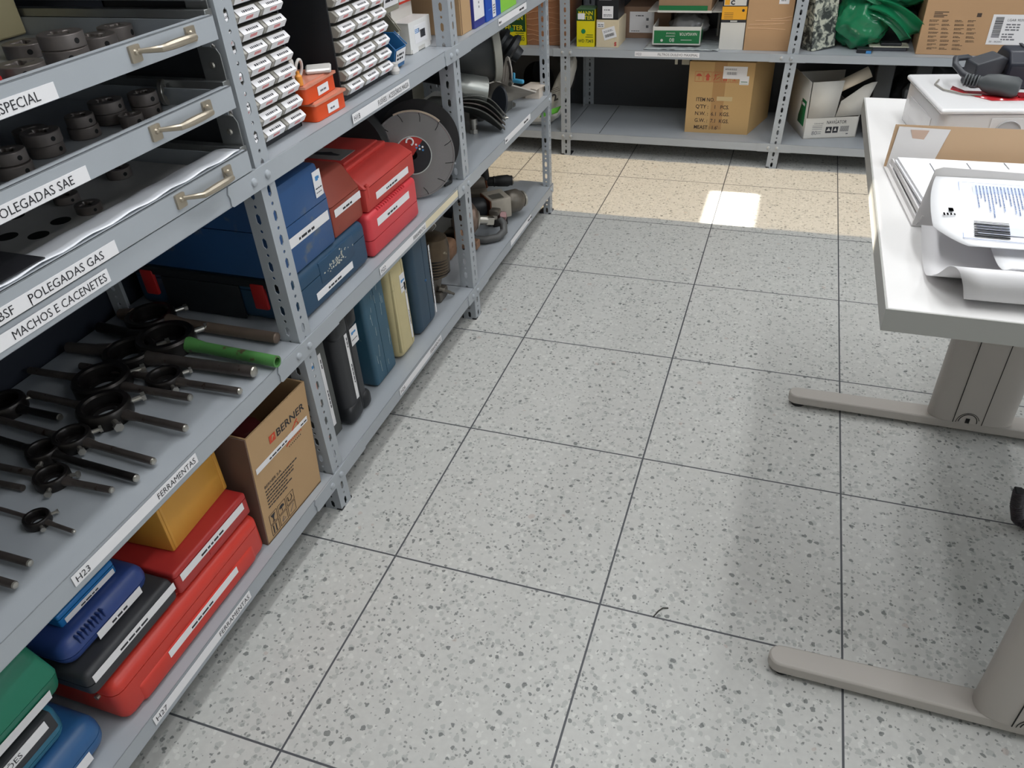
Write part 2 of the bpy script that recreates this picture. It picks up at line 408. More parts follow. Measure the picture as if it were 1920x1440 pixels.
def strip(y0, y1, z, code, st, h=0.021, x=XF+0.0045, wm=None, x0=0.006, right=True, base=WHITE, par=rack, M=None, th=0.0125):
    w = y1-y0; it = []
    if code: it.append(('t', code, x0, h*0.2, th, 1, 'l', None))
    if st: it.append(('t', st, w-0.006, h*0.2, th, 1, 'r', wm or w-0.06))
    return label(par, M or FX(x, y0, z), w, h, it, base, 'shelf_label')
strip(-0.068, 0.233, 0.101, 'H27', 'FERRAMENTAS', th=0.012, wm=0.10)
strip(-0.066, 0.232, 0.486, 'H23', 'FERRAMENTAS', th=0.012, wm=0.10)
strip(-0.15, 0.203, 0.874, '', 'MACHOS E CACENETES', th=0.0125, wm=0.17)
strip(0.963, 1.264, 0.873, 'H18', 'FUSÍVEIS / ACESSÓRIOS MASSA', th=0.012, wm=0.17, x=XF+0.0068)
strip(0.973, 1.262, 0.484, 'H22', 'FERRAMENTAS', th=0.011, wm=0.08)
strip(1.262, 1.505, 0.484, '', '', base=CREAM)  # blank cream strip: the bright glow on the lip, put into colour
strip(0.970, 1.272, 0.100, 'H26', 'FERRAMENTAS', th=0.012, wm=0.08)
for z, w in ((0.880, 0.0), (0.495, 0.0), (0.102, 0)):
    label(rack, FX(XF+0.0045, 1.955, z), 0.295 if z > 0.2 else 0.26, 0.021, [('s', 0.215, 0.006, 0.065, 0.012, 1, 1)] + ([('s', 0.006, 0.006, 0.02, 0.012, 1, 1)] if z > 0.2 else []), WHITE, 'shelf_label')
print('RACK OK')

# ------------------------------------------------------------------ slide-out trays (drawers) of the near bay
def pull_handle(par, y, z, x=XF+0.008):
    b = MB()
    for yy in (y-0.064, y+0.064):
        b.rbox((x-0.002, yy-0.011, z-0.012), (x+0.002, yy+0.011, z+0.012), 0.002, 2, 'x')
        b.lathe([(0, 0.0035), (0.003, 0.003), (0.0045, 0)], (x+0.002, yy, z+0.002), (1, 0, 0), 10)
    pts = []
    for i in range(13):
        t = i/12; yy = y-0.058+0.116*t; k = min(1, math.sin(PI*t)*2.0)
        pts.append((x+0.002+0.026*k, yy, z+0.002))
    rs = [0.0034+0.0035*math.sin(PI*i/12) for i in range(13)]
    b.tube(pts, rs, 10)
    return b.build('handle', BRASSG, par)
def tray(z0, z1, txt, hy, seps=()):
    b = MB(); x0 = XB+0.04
    b.box((x0, -0.58, z0), (XF+0.004, 0.578, z0+0.0015))
    b.box((XF+0.002, -0.60, z0-0.001), (XF+0.006, 0.583, z1))
    b.box((XF-0.012, -0.60, z1-0.002), (XF+0.006, 0.583, z1))
    b.box((x0, 0.574, z0), (XF, 0.576, z1-0.006)); b.box((x0, -0.58, z0), (XF, -0.578, z1-0.006)); b.box((x0, -0.58, z0), (x0+0.002, 0.578, z1-0.006))
    d = b.build('drawer', STEEL, rack, bevel=0.0008)
    pull_handle(d, hy, (z0+z1)/2+0.002)
    y0 = -0.30; w = 0.2335+0.30
    label(d, FX(XF+0.0062, y0, z0), w, 0.021, [('t', txt, w-0.028, 0.0048, 0.0125, 1, 'r', None)]+[('t', t, w-q, 0.0048, 0.0125, 1, 'r', None) for t, q in seps], WHITE, 'label')
    return d
tray(0.906, 0.944, 'POLEGADAS GAS', 0.449, [('|', 0.163), ('POLEGADAS BSF', 0.19)])
tray(1.020, 1.057, 'POLEGADAS SAE', 0.443)
tray(1.133, 1.170, 'POLEGADAS ESPECIAL', 0.452)
for z in (1.064, 0.949, 1.178, 1.205):
    b = MB(); b.box((XB+0.05, 0.577, z-0.014), (XF-0.004, 0.596, z)); b.build('slide_rail', GALV, rack, bevel=0.001)
for z in (0.985, 1.100, 1.215):
    b = MB(); b.prism([(XF-0.048, z-0.038), (XF-0.004, z-0.038), (XF-0.004, z+0.006), (XF-0.010, z+0.016), (XF-0.022, z+0.018), (XF-0.048, z+0.018)], 0.588, 0.5905, 'y')
    br = b.build('bracket', GALV, rack, bevel=0.0006)
    bb = MB(); bb.lathe([(0, 0.003), (0.004, 0.0025), (0.006, 0)], (XF-0.026, 0.588, z-0.012), (0, -1, 0), 10); bb.build('screw', BRIGHT, br)

# foam liners with round holes in the lowest tray
GREYF = mat('grey_liner_sheet', (196, 194, 192), 0.35, 0, 0.12, 20)
b = MB()
b.box((-0.66, -0.4, 0.9078), (-0.212, 0.57, 0.9105))
ln = b.build('tray_liner', GREYF, loc=(-0.44, 0.1, 0.908)); tag(ln, 'grey sheet lining the lowest slide-out tray under the round dies', 'liner')
b = MB()
b.grid(lambda u, v: (-0.305+0.104*u, 0.0+0.572*v, 0.914+0.033*math.sin(min(1, u*1.5)*PI/2)+0.0016*math.sin(v*40)*u), 6, 30)
fm = b.build('plastic_cover', mat('clear_plastic_film', (232, 234, 240), 0.25), loc=(-0.25, 0.3, 0.91), solid=0.0006)
tag(fm, 'shiny plastic film curled along the front of the lowest slide-out tray', 'film')
b = MB(); b.box((-0.30, 0.0, 0.9485), (-0.205, 0.125, 0.9505)); 
sp = b.build('printed_card', mat('printed_black_card', (44, 44, 48), 0.4, 0, 0.5, 60), loc=(-0.26, 0.06, 0.925)); tag(sp, 'dark printed card lying in the lowest slide-out tray', 'card')

# threading dies: slotted round steel dies
def die_mesh(r, h):
    b = MB(); n = 40; vs = []; fs = []
    for z in (0, h):
        for i in range(n):
            a = 2*PI*i/n; vs.append((r*math.cos(a), r*math.sin(a), z))
        for i in range(n):
            a = 2*PI*i/n; q = r*(0.36+0.26*max(0, math.cos(4*a))**0.7); vs.append((q*math.cos(a), q*math.sin(a), z))
    for i in range(n):
        j = (i+1) % n
        fs += [(i, j, 2*n+j, 2*n+i), (n+i, 3*n+i, 3*n+j, n+j), (i, n+i, n+j, j), (2*n+i, 2*n+j, 3*n+j, 3*n+i)]
    b.add(vs, fs)
    return b
HOLE = mat('hole_black', (14, 14, 15), 0.8)
die_lib = {}
def die(x, y, z, r, h, lab, dimple=-0.6, tilt=None, m=None):
    key = (r, h, m is not None)
    t = thing('threading_die', lab, 'die', (x, y, z), 'round threading dies in the trays')
    if key not in die_lib:
        b = die_mesh(r, h); b.M = T(x, y, z); b.v = [tuple(T(x, y, z) @ Vector(p)) for p in b.v]; b.M = None
        body = b.build('die_body', m or DIEST, t, bevel=0.0012); die_lib[key] = body.data
        c = MB(); c.cyl((x+r*0.9, y, z+h/2), (x+r*1.006, y, z+h/2), h*0.2, n=14); d = c.build('set_screw_hole', HOLE, t); die_lib[key+('d',)] = d.data
    else:
        body = bpy.data.objects.new('die_body', die_lib[key]); COL.objects.link(body); body.parent = t
        md = body.modifiers.new('bevel', 'BEVEL'); md.width = 0.0012; md.segments = 2; md.limit_method = 'ANGLE'
        d = bpy.data.objects.new('set_screw_hole', die_lib[key+('d',)]); COL.objects.link(d); d.parent = t
    if tilt: t.rotation_euler = tilt
    else: t.rotation_euler = (0, 0, dimple)
    return t
z3 = 1.1348; z2 = 1.0218; z1 = 0.9108
die(-0.338, 0.402, z3, 0.033, 0.021, 'wide steel die under another one, front of the top tray')
die(-0.340, 0.404, z3+0.0215, 0.033, 0.021, 'wide steel die stacked on top of its twin, front of the top tray', -0.1)
die(-0.335, 0.312, z3, 0.033, 0.02, 'large die nearest the red scrap, front of the top tray')
die(-0.360, 0.487, z3, 0.033, 0.021, 'big die just right of the stacked pair in the top tray', -0.3)
die(-0.370, 0.545, z3, 0.028, 0.024, 'shiny die at the right end of the top tray', 0.3)
die(-0.450, 0.430, z3, 0.033, 0.021, 'dark die behind the stacked pair in the top tray')
die(-0.455, 0.330, z3, 0.033, 0.021, 'dark die deep in the top tray, left of centre')
b = MB(); b.rbox((-0.345, 0.20, z3), (-0.315, 0.262, z3+0.018), 0.004, 2); rd = b.build('plastic_box', mat('red_plastic', (206, 44, 44), 0.4), loc=(-0.33, 0.23, z3)); tag(rd, 'small red plastic box at the left of the top tray', 'box')
D2 = [(-0.318, 0.222, 0, .026, .018, 'lowest die of the left stack in the middle tray'), (-0.320, 0.224, .0185, .024, .018, 'top die of the left stack in the middle tray'),
      (-0.345, 0.308, 0, .026, .018, 'bottom die of the second stack from the left, middle tray'), (-0.343, 0.306, .0185, .028, .018, 'wide upper die of the second stack from the left, middle tray'),
      (-0.350, 0.392, 0, .024, .018, 'lower die of the short pair in the centre of the middle tray'), (-0.349, 0.391, .0185, .022, .017, 'upper die of the short pair in the centre of the middle tray'),
      (-0.365, 0.468, 0, .028, .018, 'dark lower die behind the small bright one, middle tray'), (-0.364, 0.466, .0185, .028, .018, 'wide dark die on top, behind the small bright one, middle tray'),
      (-0.305, 0.452, 0, .019, .020, 'small bright die standing close to the middle tray front'),
      (-0.325, 0.512, 0, .024, .018, 'brownish lower die right of the small bright one, middle tray'), (-0.327, 0.514, .0185, .024, .020, 'shiny upper die right of the small bright one, middle tray'),
      (-0.395, 0.245, 0, .026, .018, 'dark die at the far left back of the middle tray'), (-0.43, 0.36, 0, .026, .018, 'dark die at the back centre of the middle tray')]
for x, y, dz, r, h, lab in D2: die(x, y, z2+dz, r, h, lab, -0.2+0.5*random.random())
die(-0.335, 0.577-0.008, z2+0.022, 0.022, 0.008, 'bright split die propped upright at the right end of the middle tray', tilt=(0, PI/2, 0.4), m=BRIGHT)
for x, y, r, h, lab in ((-0.352, 0.346, .021, .014, 'dark die standing alone in the middle of the lowest tray'), (-0.425, 0.372, .021, .014, 'die behind the lone one in the lowest tray'),
                        (-0.418, 0.492, .022, .018, 'die under the tray above, right part of the lowest tray')):
    die(x, y, z1, r, h, lab, -0.3)
for x, y in ((-0.364, 0.248), (-0.372, 0.302), (-0.412, 0.232), (-0.47, 0.30)):
    b = MB(); b.cyl((x, y, 0.9106), (x, y, 0.9109), 0.016, n=24); b.build('liner_hole', HOLE, ln)
# cardboard box seen between the top tray and the shelf above
b = MB(); b.rbox((-0.68, 0.42, z3+0.002), (-0.60, 0.572, 1.26), 0.003, 1); bx = b.build('cardboard_box', mat('cream_carton', (206, 192, 150), 0.7, 0, 0.05, 10), loc=(-0.64, 0.5, z3)); tag(bx, 'cream cardboard box deep at the back of the top tray', 'box')

# ------------------------------------------------------------------ tool cases
def shells(lo, hi, r, axis, pos, gap=0.002, seg=3, axes='xyz', deform=None, M=None):
    out = []
    for side in (0, 1):
        b = bmesh.new(); bmesh.ops.create_cube(b, size=1)
        d = [hi[i]-lo[i] for i in range(3)]; c = [(hi[i]+lo[i])/2 for i in range(3)]
        for v in b.verts: v.co = Vector([v.co[i]*d[i]+c[i] for i in range(3)])
        es = [e for e in b.edges if 'xyz'[max(range(3), key=lambda i: abs((e.verts[0].co-e.verts[1].co)[i]))] in axes]
        bmesh.ops.bevel(b, geom=es, offset=min(r, min(d)*0.49), segments=seg, affect='EDGES', profile=0.5)
        n = [0, 0, 0]; n[axis] = 1; p = [0, 0, 0]; p[axis] = pos+(-gap/2 if side == 0 else gap/2)
        g = b.verts[:]+b.edges[:]+b.faces[:]
        res = bmesh.ops.bisect_plane(b, geom=g, plane_co=p, plane_no=n, clear_outer=(side == 0), clear_inner=(side == 1))
        ed = [e for e in res['geom_cut'] if isinstance(e, bmesh.types.BMEdge)]
        bmesh.ops.contextual_create(b, geom=ed)
        if deform:
            for v in b.verts: v.co = deform(v.co)
        mb = MB(M); mb.bm(b); b.free(); out.append(mb)
    return out
def case(name, lab, m, lo, hi, r=0.012, axis=2, pos=None, cat='tool case', seg=3, axes='xyz', gap=0.002, deform=None, group=None, M=None, handle=None):
    lo = list(lo); hi = list(hi); pos = (lo[axis]+hi[axis])/2 if pos is None else pos
    c = Vector(((lo[0]+hi[0])/2, (lo[1]+hi[1])/2, lo[2]))
    if M is not None: c = M @ c
    t = thing(name, lab, cat, c, group)
    a, b = shells(lo, hi, r, axis, pos, gap, seg, axes, deform, M)
    a.build('base_shell', m, t); b.build('lid', m, t)
    k = MB(M); k.box([lo[i]+r*0.8+0.001 for i in range(3)], [hi[i]-r*0.8-0.001 for i in range(3)])
    if deform: k.v = [tuple(deform(Vector(p))) for p in k.v]
    k.build('seal', BLACKP, t)
    return t
RED = mat('red_case_plastic', (204, 58, 46), 0.42, 0, 0.08, 10, (150, 60, 50), 0.05)
REDF = mat('dark_red_case_plastic', (178, 48, 46), 0.42, 0, 0.08, 12)
REDP = mat('pinkish_red_case_plastic', (210, 64, 72), 0.45, 0, 0.05, 10)
REDW = mat('faded_red_case_plastic', (196, 62, 56), 0.5, 0, 0.12, 14, (130, 66, 60), 0.1)
BROWNR = mat('brown_red_steel', (148, 66, 52), 0.5, 0, 0.15, 10, (92, 66, 58), 0.25)
BLUEST = mat('blue_painted_steel', (44, 84, 134), 0.42, 0, 0.12, 9, (92, 104, 120), 0.28)
BLUEC = mat('dusty_blue_case', (38, 72, 100), 0.5, 0, 0.1, 12, (70, 96, 116), 0.15)
TEAL = mat('teal_blue_case', (52, 92, 114), 0.45, 0, 0.12, 14, (120, 146, 156), 0.12)
PETROL = mat('petrol_blue_case', (44, 70, 90), 0.45, 0, 0.08, 12)
CREAMC = mat('cream_case_plastic', (206, 192, 146), 0.5, 0, 0.1, 18, (160, 144, 104), 0.15)
COBALT = mat('cobalt_blue_case', (46, 68, 128), 0.4, 0, 0.08, 10)
SKYT = mat('bright_blue_tin', (28, 112, 178), 0.4, 0.1, 0.15, 14, (108, 84, 60), 0.12)
GREENC = mat('green_case_plastic', (30, 118, 92), 0.4, 0, 0.1, 8)
MIDB = mat('mid_blue_case', (44, 92, 142), 0.4, 0, 0.08, 8)
BLKC = mat('black_case_plastic', (48, 49, 53), 0.5, 0, 0.15, 12)
GREYC = mat('dark_grey_case', (84, 86, 84), 0.55, 0, 0.1, 10)
OCHRE = mat('ochre_painted_metal', (206, 150, 62), 0.5, 0, 0.08, 12, (120, 84, 40), 0.06)

def hlabel(t, x, y0, y1, z, h=0.016, tilt=0, rows=1, frac=(0.3, 0.35), name='label'):
    w = y1-y0
    return label(t, FX(x, y0, z), w, h, [('s', w*frac[0], h*0.25, w*frac[1], h*0.5, rows, 1)], WHITE, name)

def bevel_top(z1, amt, x1, y0, y1):
    def f(v):
        v = v.copy()
        k = max(0, (v.z-(z1-amt))/amt) if amt else 0
        v.x -= 0 if v.x < x1-0.05 else k*amt*0.8
        return v
    return f
# --- near bay, bottom shelf
ZB = 0.1275
t = case('tool_case', 'large bright red case lying at the bottom beside the cardboard carton', RED, (-0.60, -0.090, ZB), (-0.222, 0.348, 0.232), 0.02, 2, 0.205)
b = MB()
b.rbox((-0.56, -0.06, 0.228), (-0.245, 0.32, 0.240), 0.008, 3); b.build('raised_panel', RED, t)
b = MB(); b.rbox((-0.25, -0.05, ZB+0.003), (-0.219, 0.31, ZB+0.055), 0.012, 3); b.build('front_relief', RED, t)
hlabel(t, -0.2185, 0.03, 0.245, 0.160, 0.017)
for yy in (-0.092,):
    b = MB(); b.cyl((-0.262, yy-0.004, 0.2), (-0.262, yy+0.01, 0.2), 0.005, n=10); b.build('hinge_pin', BRIGHT, t)
t = case('tool_case', 'flat dark red case between the big red case and the ochre metal box', REDF, (-0.56, 0.112, 0.2405), (-0.228, 0.342, 0.298), 0.006, 2, 0.285)
hlabel(t, -0.2275, 0.125, 0.325, 0.266, 0.018)
b = MB(); b.rbox((-0.240, 0.205, 0.252), (-0.2265, 0.245, 0.262), 0.002, 2); b.build('latch', REDF, t)
t = case('tool_case', 'flat black case on the big red case, left of the dark red one', BLKC, (-0.52, -0.112, 0.2405), (-0.228, 0.108, 0.296), 0.012, 2, 0.268)
hlabel(t, -0.2275, -0.100, 0.106, 0.268, 0.017)
t = case('tool_case', 'rounded cobalt blue case lying on the flat black case', COBALT, (-0.50, -0.108, 0.2965), (-0.252, 0.092, 0.352), 0.026, 2, 0.322, seg=5)
b = MB()
for i in range(8): b.rbox((-0.262, -0.075+i*0.008, 0.332), (-0.250, -0.071+i*0.008, 0.350), 0.002, 2)
b.build('grip_ribs', COBALT, t)
hlabel(t, -0.2515, -0.045, 0.060, 0.304, 0.017)
t = case('tin_box', 'small worn bright blue tin on top of the cobalt blue case', SKYT, (-0.46, -0.070, 0.3525), (-0.285, 0.058, 0.382), 0.004, 2, 0.372, cat='tin')
hlabel(t, -0.2845, -0.060, 0.052, 0.356, 0.011)
b = MB(); b.rbox((-0.45, -0.06, 0.381), (-0.30, 0.05, 0.3835), 0.002, 1); b.build('lid_print', mat('worn_dark_print', (58, 66, 70), 0.5, 0, 0.3, 30, (170, 120, 60), 0.1), t)
# ochre metal box, standing crookedly on the dark red case
Mo = T(-0.262, 0.160, 0.2985) @ RZ(math.radians(3))
t = thing('metal_box', 'ochre yellow metal box standing on the flat dark red case', 'box', Mo @ Vector((-0.12, 0.1, 0)))
b = MB(Mo); b.rbox((-0.24, 0, 0), (0, 0.185, 0.138), 0.004, 2); b.build('body', OCHRE, t)
b = MB(Mo); b.box((-0.242, -0.002, 0.138), (0.003, 0.187, 0.146)); b.build('lid', OCHRE, t, bevel=0.002)
b = MB(Mo); 
for yy in (0.006, 0.172): b.rbox((-0.002, yy, 0.004), (0.0016, yy+0.006, 0.136), 0.001, 1)
b.build('edge_fold', OCHRE, t)
# BERNER carton
def carton(M, w, d, h, mout, min_, t, th=0.004, flaps=()):
    """Open carton: w along local x, d along local y, h up; front wall is y=0."""
    b = MB(M); b.box((0, 0, 0), (w, d, th)); b.build('bottom', min_, t)
    for nm, lo, hi in (('front_wall', (0, 0, 0), (w, th, h)), ('back_wall', (0, d-th, 0), (w, d, h)), ('left_wall', (0, th, 0), (th, d-th, h)), ('right_wall', (w-th, th, 0), (w, d-th, h))):
        b = MB(M); b.box(lo, hi); b.build(nm, mout, t)
Mb = T(-0.222, 0.353, ZB) @ RZ(math.radians(88)) @ Matrix(((1, 0, 0.085, 0), (0, 1, -0.02, 0), (0, 0, 1, 0), (0, 0, 0, 1)))
t = thing('cardboard_carton', 'open brown cardboard carton with black lettering standing against the post', 'carton', Mb @ Vector((0.1, 0.1, 0)))
carton(Mb, 0.214, 0.19, 0.287, CARD, CARDIN, t)
DK = mat('dark_brown_cardboard', (116, 92, 80), 0.8, 0, 0.08, 12)
b = MB(Mb); b.rbox((-0.003, 0.0, 0), (0.0, 0.19, 0.287), 0.001, 1); b.build('dark_side_panel', DK, t)
Mf = Mb @ frame((0, -0.0006, 0), (1, 0, 0), (0, 0, 1)) @ Matrix.Diagonal((1.04, 0.92, 1, 1))
DBL = srgb(46, 48, 66)
b = MB(); P = Mf
b.text('BERNER', 0.020, 1, P @ T(0.090, 0.245, 0) @ RZ(0.0), 'l', 0.012, 0.105)
b.prism([(0.064, 0.245), (0.084, 0.245), (0.084, 0.265), (0.064, 0.265)], 0, 0.0006, 'z', 2, P)
b.prism([(0.070, 0.250), (0.072, 0.250), (0.077, 0.259), (0.080, 0.251), (0.078, 0.262), (0.073, 0.262)], 0.0006, 0.0009, 'z', 0, P)
b.text('BERNER S.A.', 0.008, 1, P @ T(0.022, 0.150, 0), 'l', 0.01)
rr = random.Random(3)
for r in range(6):
    xx = 0.022; e = 0.022+[0.11, 0.10, 0.09, 0.07, 0.085, 0.06][r]
    while xx < e:
        l = rr.uniform(0.003, 0.01); b.box((xx, 0.140-r*0.0095, 0), (xx+l, 0.1432-r*0.0095, 0.0004), 1, P); xx += l+0.002
# swoosh in the check mark logo
b.tube([(0.118, 0.222, 0.0003), (0.128, 0.208, 0.0003)], 0.0008, 4, 4, P)
b.tube([(0.112, 0.196, 0.0003), (0.128, 0.208, 0.0003), (0.145, 0.228, 0.0003), (0.160, 0.240, 0.0003)], 0.0009, 4, 2, P)
b.tube([(0.148+0.014*math.cos(a), 0.225+0.012*math.sin(a), 0.0003) for a in [i*0.5-2.6 for i in range(9)]], 0.0008, 4, 2, P)
for k in range(9): b.box((0.118+k*0.006, 0.198, 0), (0.1205+k*0.006, 0.202, 0.0004), 2, P)
for k in range(8): b.box((0.120+k*0.006, 0.188, 0), (0.122+k*0.006, 0.191, 0.0004), 1, P)
# handling pictograms
def fr(x, y, w, h, k=0.0009, mi=1):
    b.box((x, y, 0), (x+w, y+k, 0.0004), mi, P); b.box((x, y+h-k, 0), (x+w, y+h, 0.0004), mi, P)
    b.box((x, y, 0), (x+k, y+h, 0.0004), mi, P); b.box((x+w-k, y, 0), (x+w, y+h, 0.0004), mi, P)
for i in range(3):
    for j in range(2): fr(0.016+i*0.031, 0.010+j*0.033, 0.027, 0.030)
b.prism([(0.021, 0.068), (0.037, 0.068), (0.031, 0.058), (0.030, 0.050), (0.034, 0.047), (0.024, 0.047), (0.028, 0.050), (0.027, 0.058)], 0, 0.0005, 'z', 1, P)
b.prism([(0.052, 0.058)]+[(0.060+0.009*math.cos(a), 0.058+0.009*math.sin(a)) for a in [PI-0.4*i for i in range(1, 8)]]+[(0.069, 0.058)], 0, 0.0005, 'z', 1, P); b.box((0.0595, 0.047, 0), (0.0605, 0.058, 0.0005), 1, P)
b.tube([(0.084, 0.066, 0.0003), (0.084, 0.054, 0.0003), (0.092, 0.050, 0.0003), (0.098, 0.058, 0.0003), (0.095, 0.067, 0.0003)], 0.0009, 4, 1, P)
b.box((0.022, 0.014, 0), (0.025, 0.036, 0.0005), 1, P); b.box((0.031, 0.014, 0), (0.034, 0.036, 0.0005), 1, P)
b.tube([(0.054, 0.018, 0.0003), (0.060, 0.030, 0.0003), (0.067, 0.020, 0.0003), (0.054, 0.018, 0.0003)], 0.0006, 4, 4, P)
b.tube([(0.085, 0.018, 0.0003), (0.098, 0.034, 0.0003)], 0.0006, 4, 4, P)
b.build('print', [CARD, INK, mat('berner_red', (206, 70, 44), 0.6), INKB, INKG], t)
label(t, Mf @ T(0.008, 0.206, 0.0004) @ RZ(0.0), 0.185, 0.015, [('s', 0.045, 0.004, 0.075, 0.008, 1, 1), ('s', 0.160, 0.004, 0.022, 0.007, 1, 1)], WHITE, 'label')
b = MB(Mb); b.lathe([(0, 0.05), (0.03, 0.045), (0.045, 0.02), (0.05, 0), (0.045, -0.02), (0, -0.045)], (0.10, 0.09, 0.185), (0, 0, 1), 24)
o = b.build('grinding_disc_pack', mat('maroon_plastic', (110, 40, 44), 0.5), loc=Mb @ Vector((0.1, 0.09, 0.2))); tag(o, 'round maroon item inside the open brown carton', 'disc')
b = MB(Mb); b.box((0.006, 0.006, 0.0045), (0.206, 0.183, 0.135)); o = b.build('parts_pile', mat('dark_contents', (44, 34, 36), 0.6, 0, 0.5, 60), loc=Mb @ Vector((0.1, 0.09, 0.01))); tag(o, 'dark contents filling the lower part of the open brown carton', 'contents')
# green case on teal and blue cases (left end of the bottom shelf)
def green_deform(v):
    v = v.copy(); k = max(0, (v.z-0.375)/0.06); v.x -= k*0.045 if v.x > -0.35 else 0; v.y -= k*0.018 if v.y > -0.3 else 0
    k2 = max(0, (0.365-v.z)/0.06)
    v.x -= k2*0.020 if v.x > -0.35 else 0; return v
t = case('tool_case', 'dark green case with chamfered edges, topmost at the left end of the bottom shelf', GREENC, (-0.56, -0.52, 0.288), (-0.232, -0.128, 0.420), 0.016, 2, 0.342, seg=3, deform=green_deform)
label(t, frame((-0.2505, -0.50, 0.300), (0, 1, 0), (0.28, 0, 1)), 0.345, 0.024, [('t', 'RCO', 0.21, 0.006, 0.010, 1, 'l', None)], WHITE)
t = case('tool_case', 'black topped teal case marked for inch sizes under the green case', mat('teal_edge_case', (46, 108, 134), 0.4, 0, 0.06, 8), (-0.58, -0.55, 0.208), (-0.250, -0.155, 0.2875), 0.026, 2, 0.232, seg=5)
b = MB(); b.rbox((-0.28, -0.53, 0.244), (-0.2475, -0.170, 0.286), 0.004, 2); b.build('front_panel', BLKC, t)
label(t, FX(-0.2472, -0.53, 0.262), 0.345, 0.019, [('t', 'CAIXA COM MACHOS PARA COTAÇÕES', 0.295, 0.004, 0.011, 1, 'r', None)], WHITE)
t = case('tool_case', 'rounded mid blue case at the very bottom left under the teal case', MIDB, (-0.60, -0.56, ZB), (-0.232, -0.118, 0.207), 0.032, 2, 0.168, seg=6)
hlabel(t, -0.2315, -0.36, -0.165, 0.140, 0.022)

# --- near bay, middle shelf: die stocks
ZM = 0.5125
def die_stock(y, xr, rr, h, xt, xb, rb, lab, dy=0.0, m=None, bolts=1, tip=BRIGHT, hollow=False, zoff=0.0, side=1, mh=None):
    """Round die holder with two bar handles lying front to back; xr ring centre, xt front tip, xb back tip."""
    zc = ZM+max(h/2, rb)+zoff; m = m or DARKST; mh = mh or m
    t = thing('die_stock', lab, 'die stock', (xr, y, ZM+zoff))
    b = MB(); b.lathe([(rr*0.70, -h*0.22), (rr*0.70, h*0.38), (rr*0.76, h*0.5), (rr*0.94, h*0.5), (rr, h*0.36), (rr, -h*0.36), (rr*0.95, -h*0.5), (rr*0.50, -h*0.5), (rr*0.50, -h*0.22), (rr*0.70, -h*0.22)], (xr, y, zc), (0, 0, 1), 36)
    b.build('die_ring', DARKST, t)
    for (xa, xe) in ((xr+rr*0.9, xt), (xr-rr*0.9, xb)):
        s = 1 if xe > xa else -1; ye = y+dy*s
        b = MB(); yj = y+dy*s*0.15; b.cyl((xa, y, zc), (xa+s*rr*0.7, yj, zc), rb*1.45, rb*1.0, 16)
        if hollow and s > 0:
            b.lathe([(rb*0.7, 0.0), (rb*0.7, abs(xe-xa)-rr*0.5), (rb, abs(xe-xa)-rr*0.5), (rb, 0)], (xa+s*rr*0.5, yj, zc), Vector((xe-xa, ye-yj, 0)), 20)
        else: b.cyl((xa+s*rr*0.5, yj, zc), (xe-s*0.002, ye, zc), rb, n=16)
        hd = b.build('handle_bar', mh if (s > 0 or not hollow) else DARKST, t)
        if s > 0 and not hollow:
            b = MB(); d = Vector((xe-xa, ye-yj, 0)).normalized(); p = Vector((xe, ye, zc))
            b.lathe([(rb*0.98, -0.003), (rb*0.8, 0.0006), (0, 0.002)], p, d, 16); b.build('bar_end', tip, hd)
    for k in range(bolts):
        a = (0.95, -0.5, 1.9)[k]*side; c = Vector((math.cos(a), math.sin(a), 0)); p = Vector((xr, y, zc))+c*rr*0.95
        b = MB(); b.cyl(p, p+c*rr*0.42, h*0.17, n=10); b.cyl(p+c*rr*0.40, p+c*rr*0.55, h*0.28, n=6); b.build('thumb_screw', BRIGHT, t)
    return t
GRN = mat('green_painted_pipe', (80, 136, 72), 0.5, 0, 0.15, 24, (84, 70, 52), 0.45)
PIPE = mat('brown_worn_pipe', (122, 106, 94), 0.5, 0.4, 0.15, 30, (82, 62, 50), 0.2)
die_stock(0.585, -0.58, 0.055, 0.03, -0.243, -0.66, 0.0125, 'die stock with a thick brown pipe handle, beside the post', 0.0, mh=PIPE, tip=PIPE)
die_stock(0.510, -0.475, 0.062, 0.036, -0.188, -0.67, 0.0125, 'die stock with a green painted tube handle', -0.01, hollow=True, mh=GRN)
die_stock(0.448, -0.520, 0.055, 0.03, -0.216, -0.68, 0.0125, 'die stock with a thick grey steel bar, next to the green one', 0.012, mh=BRSTEEL)
die_stock(0.392, -0.385, 0.036, 0.026, -0.207, -0.60, 0.0075, 'polished die stock with two bright screws, next to the thick grey bar', 0.005, bolts=2, mh=BRSTEEL)
die_stock(0.345, -0.500, 0.056, 0.034, -0.287, -0.69, 0.0078, 'die stock with a large dark ring set far back', 0.004, mh=BRSTEEL)
die_stock(0.270, -0.425, 0.050, 0.034, -0.233, -0.62, 0.0078, 'black die stock with a large ring and long thumb screw in the shelf middle', -0.004, bolts=2, mh=BRSTEEL)
die_stock(0.186, -0.425, 0.034, 0.026, -0.233, -0.64, 0.0070, 'die stock with a brownish bar left of the large black ring', -0.010, bolts=2, mh=BRSTEEL)
die_stock(0.142, -0.450, 0.030, 0.024, -0.233, -0.62, 0.0075, 'dark die stock directly left of the brownish one', -0.010, bolts=2, side=-1, mh=DARKST)
die_stock(0.093, -0.382, 0.030, 0.022, -0.255, -0.60, 0.0062, 'small die stock with one bright screw pointing left', 0.004, bolts=2, side=-1, mh=BRSTEEL)
die_stock(0.008, -0.330, 0.0215, 0.016, -0.249, -0.47, 0.0036, 'smallest die stock with thin handles lying alone', -0.004, bolts=2, mh=BRSTEEL)
die_stock(-0.070, -0.42, 0.032, 0.022, -0.262, -0.60, 0.0062, 'die stock cut off by the left edge, farther from the shelf front label', 0.0, mh=BRSTEEL)
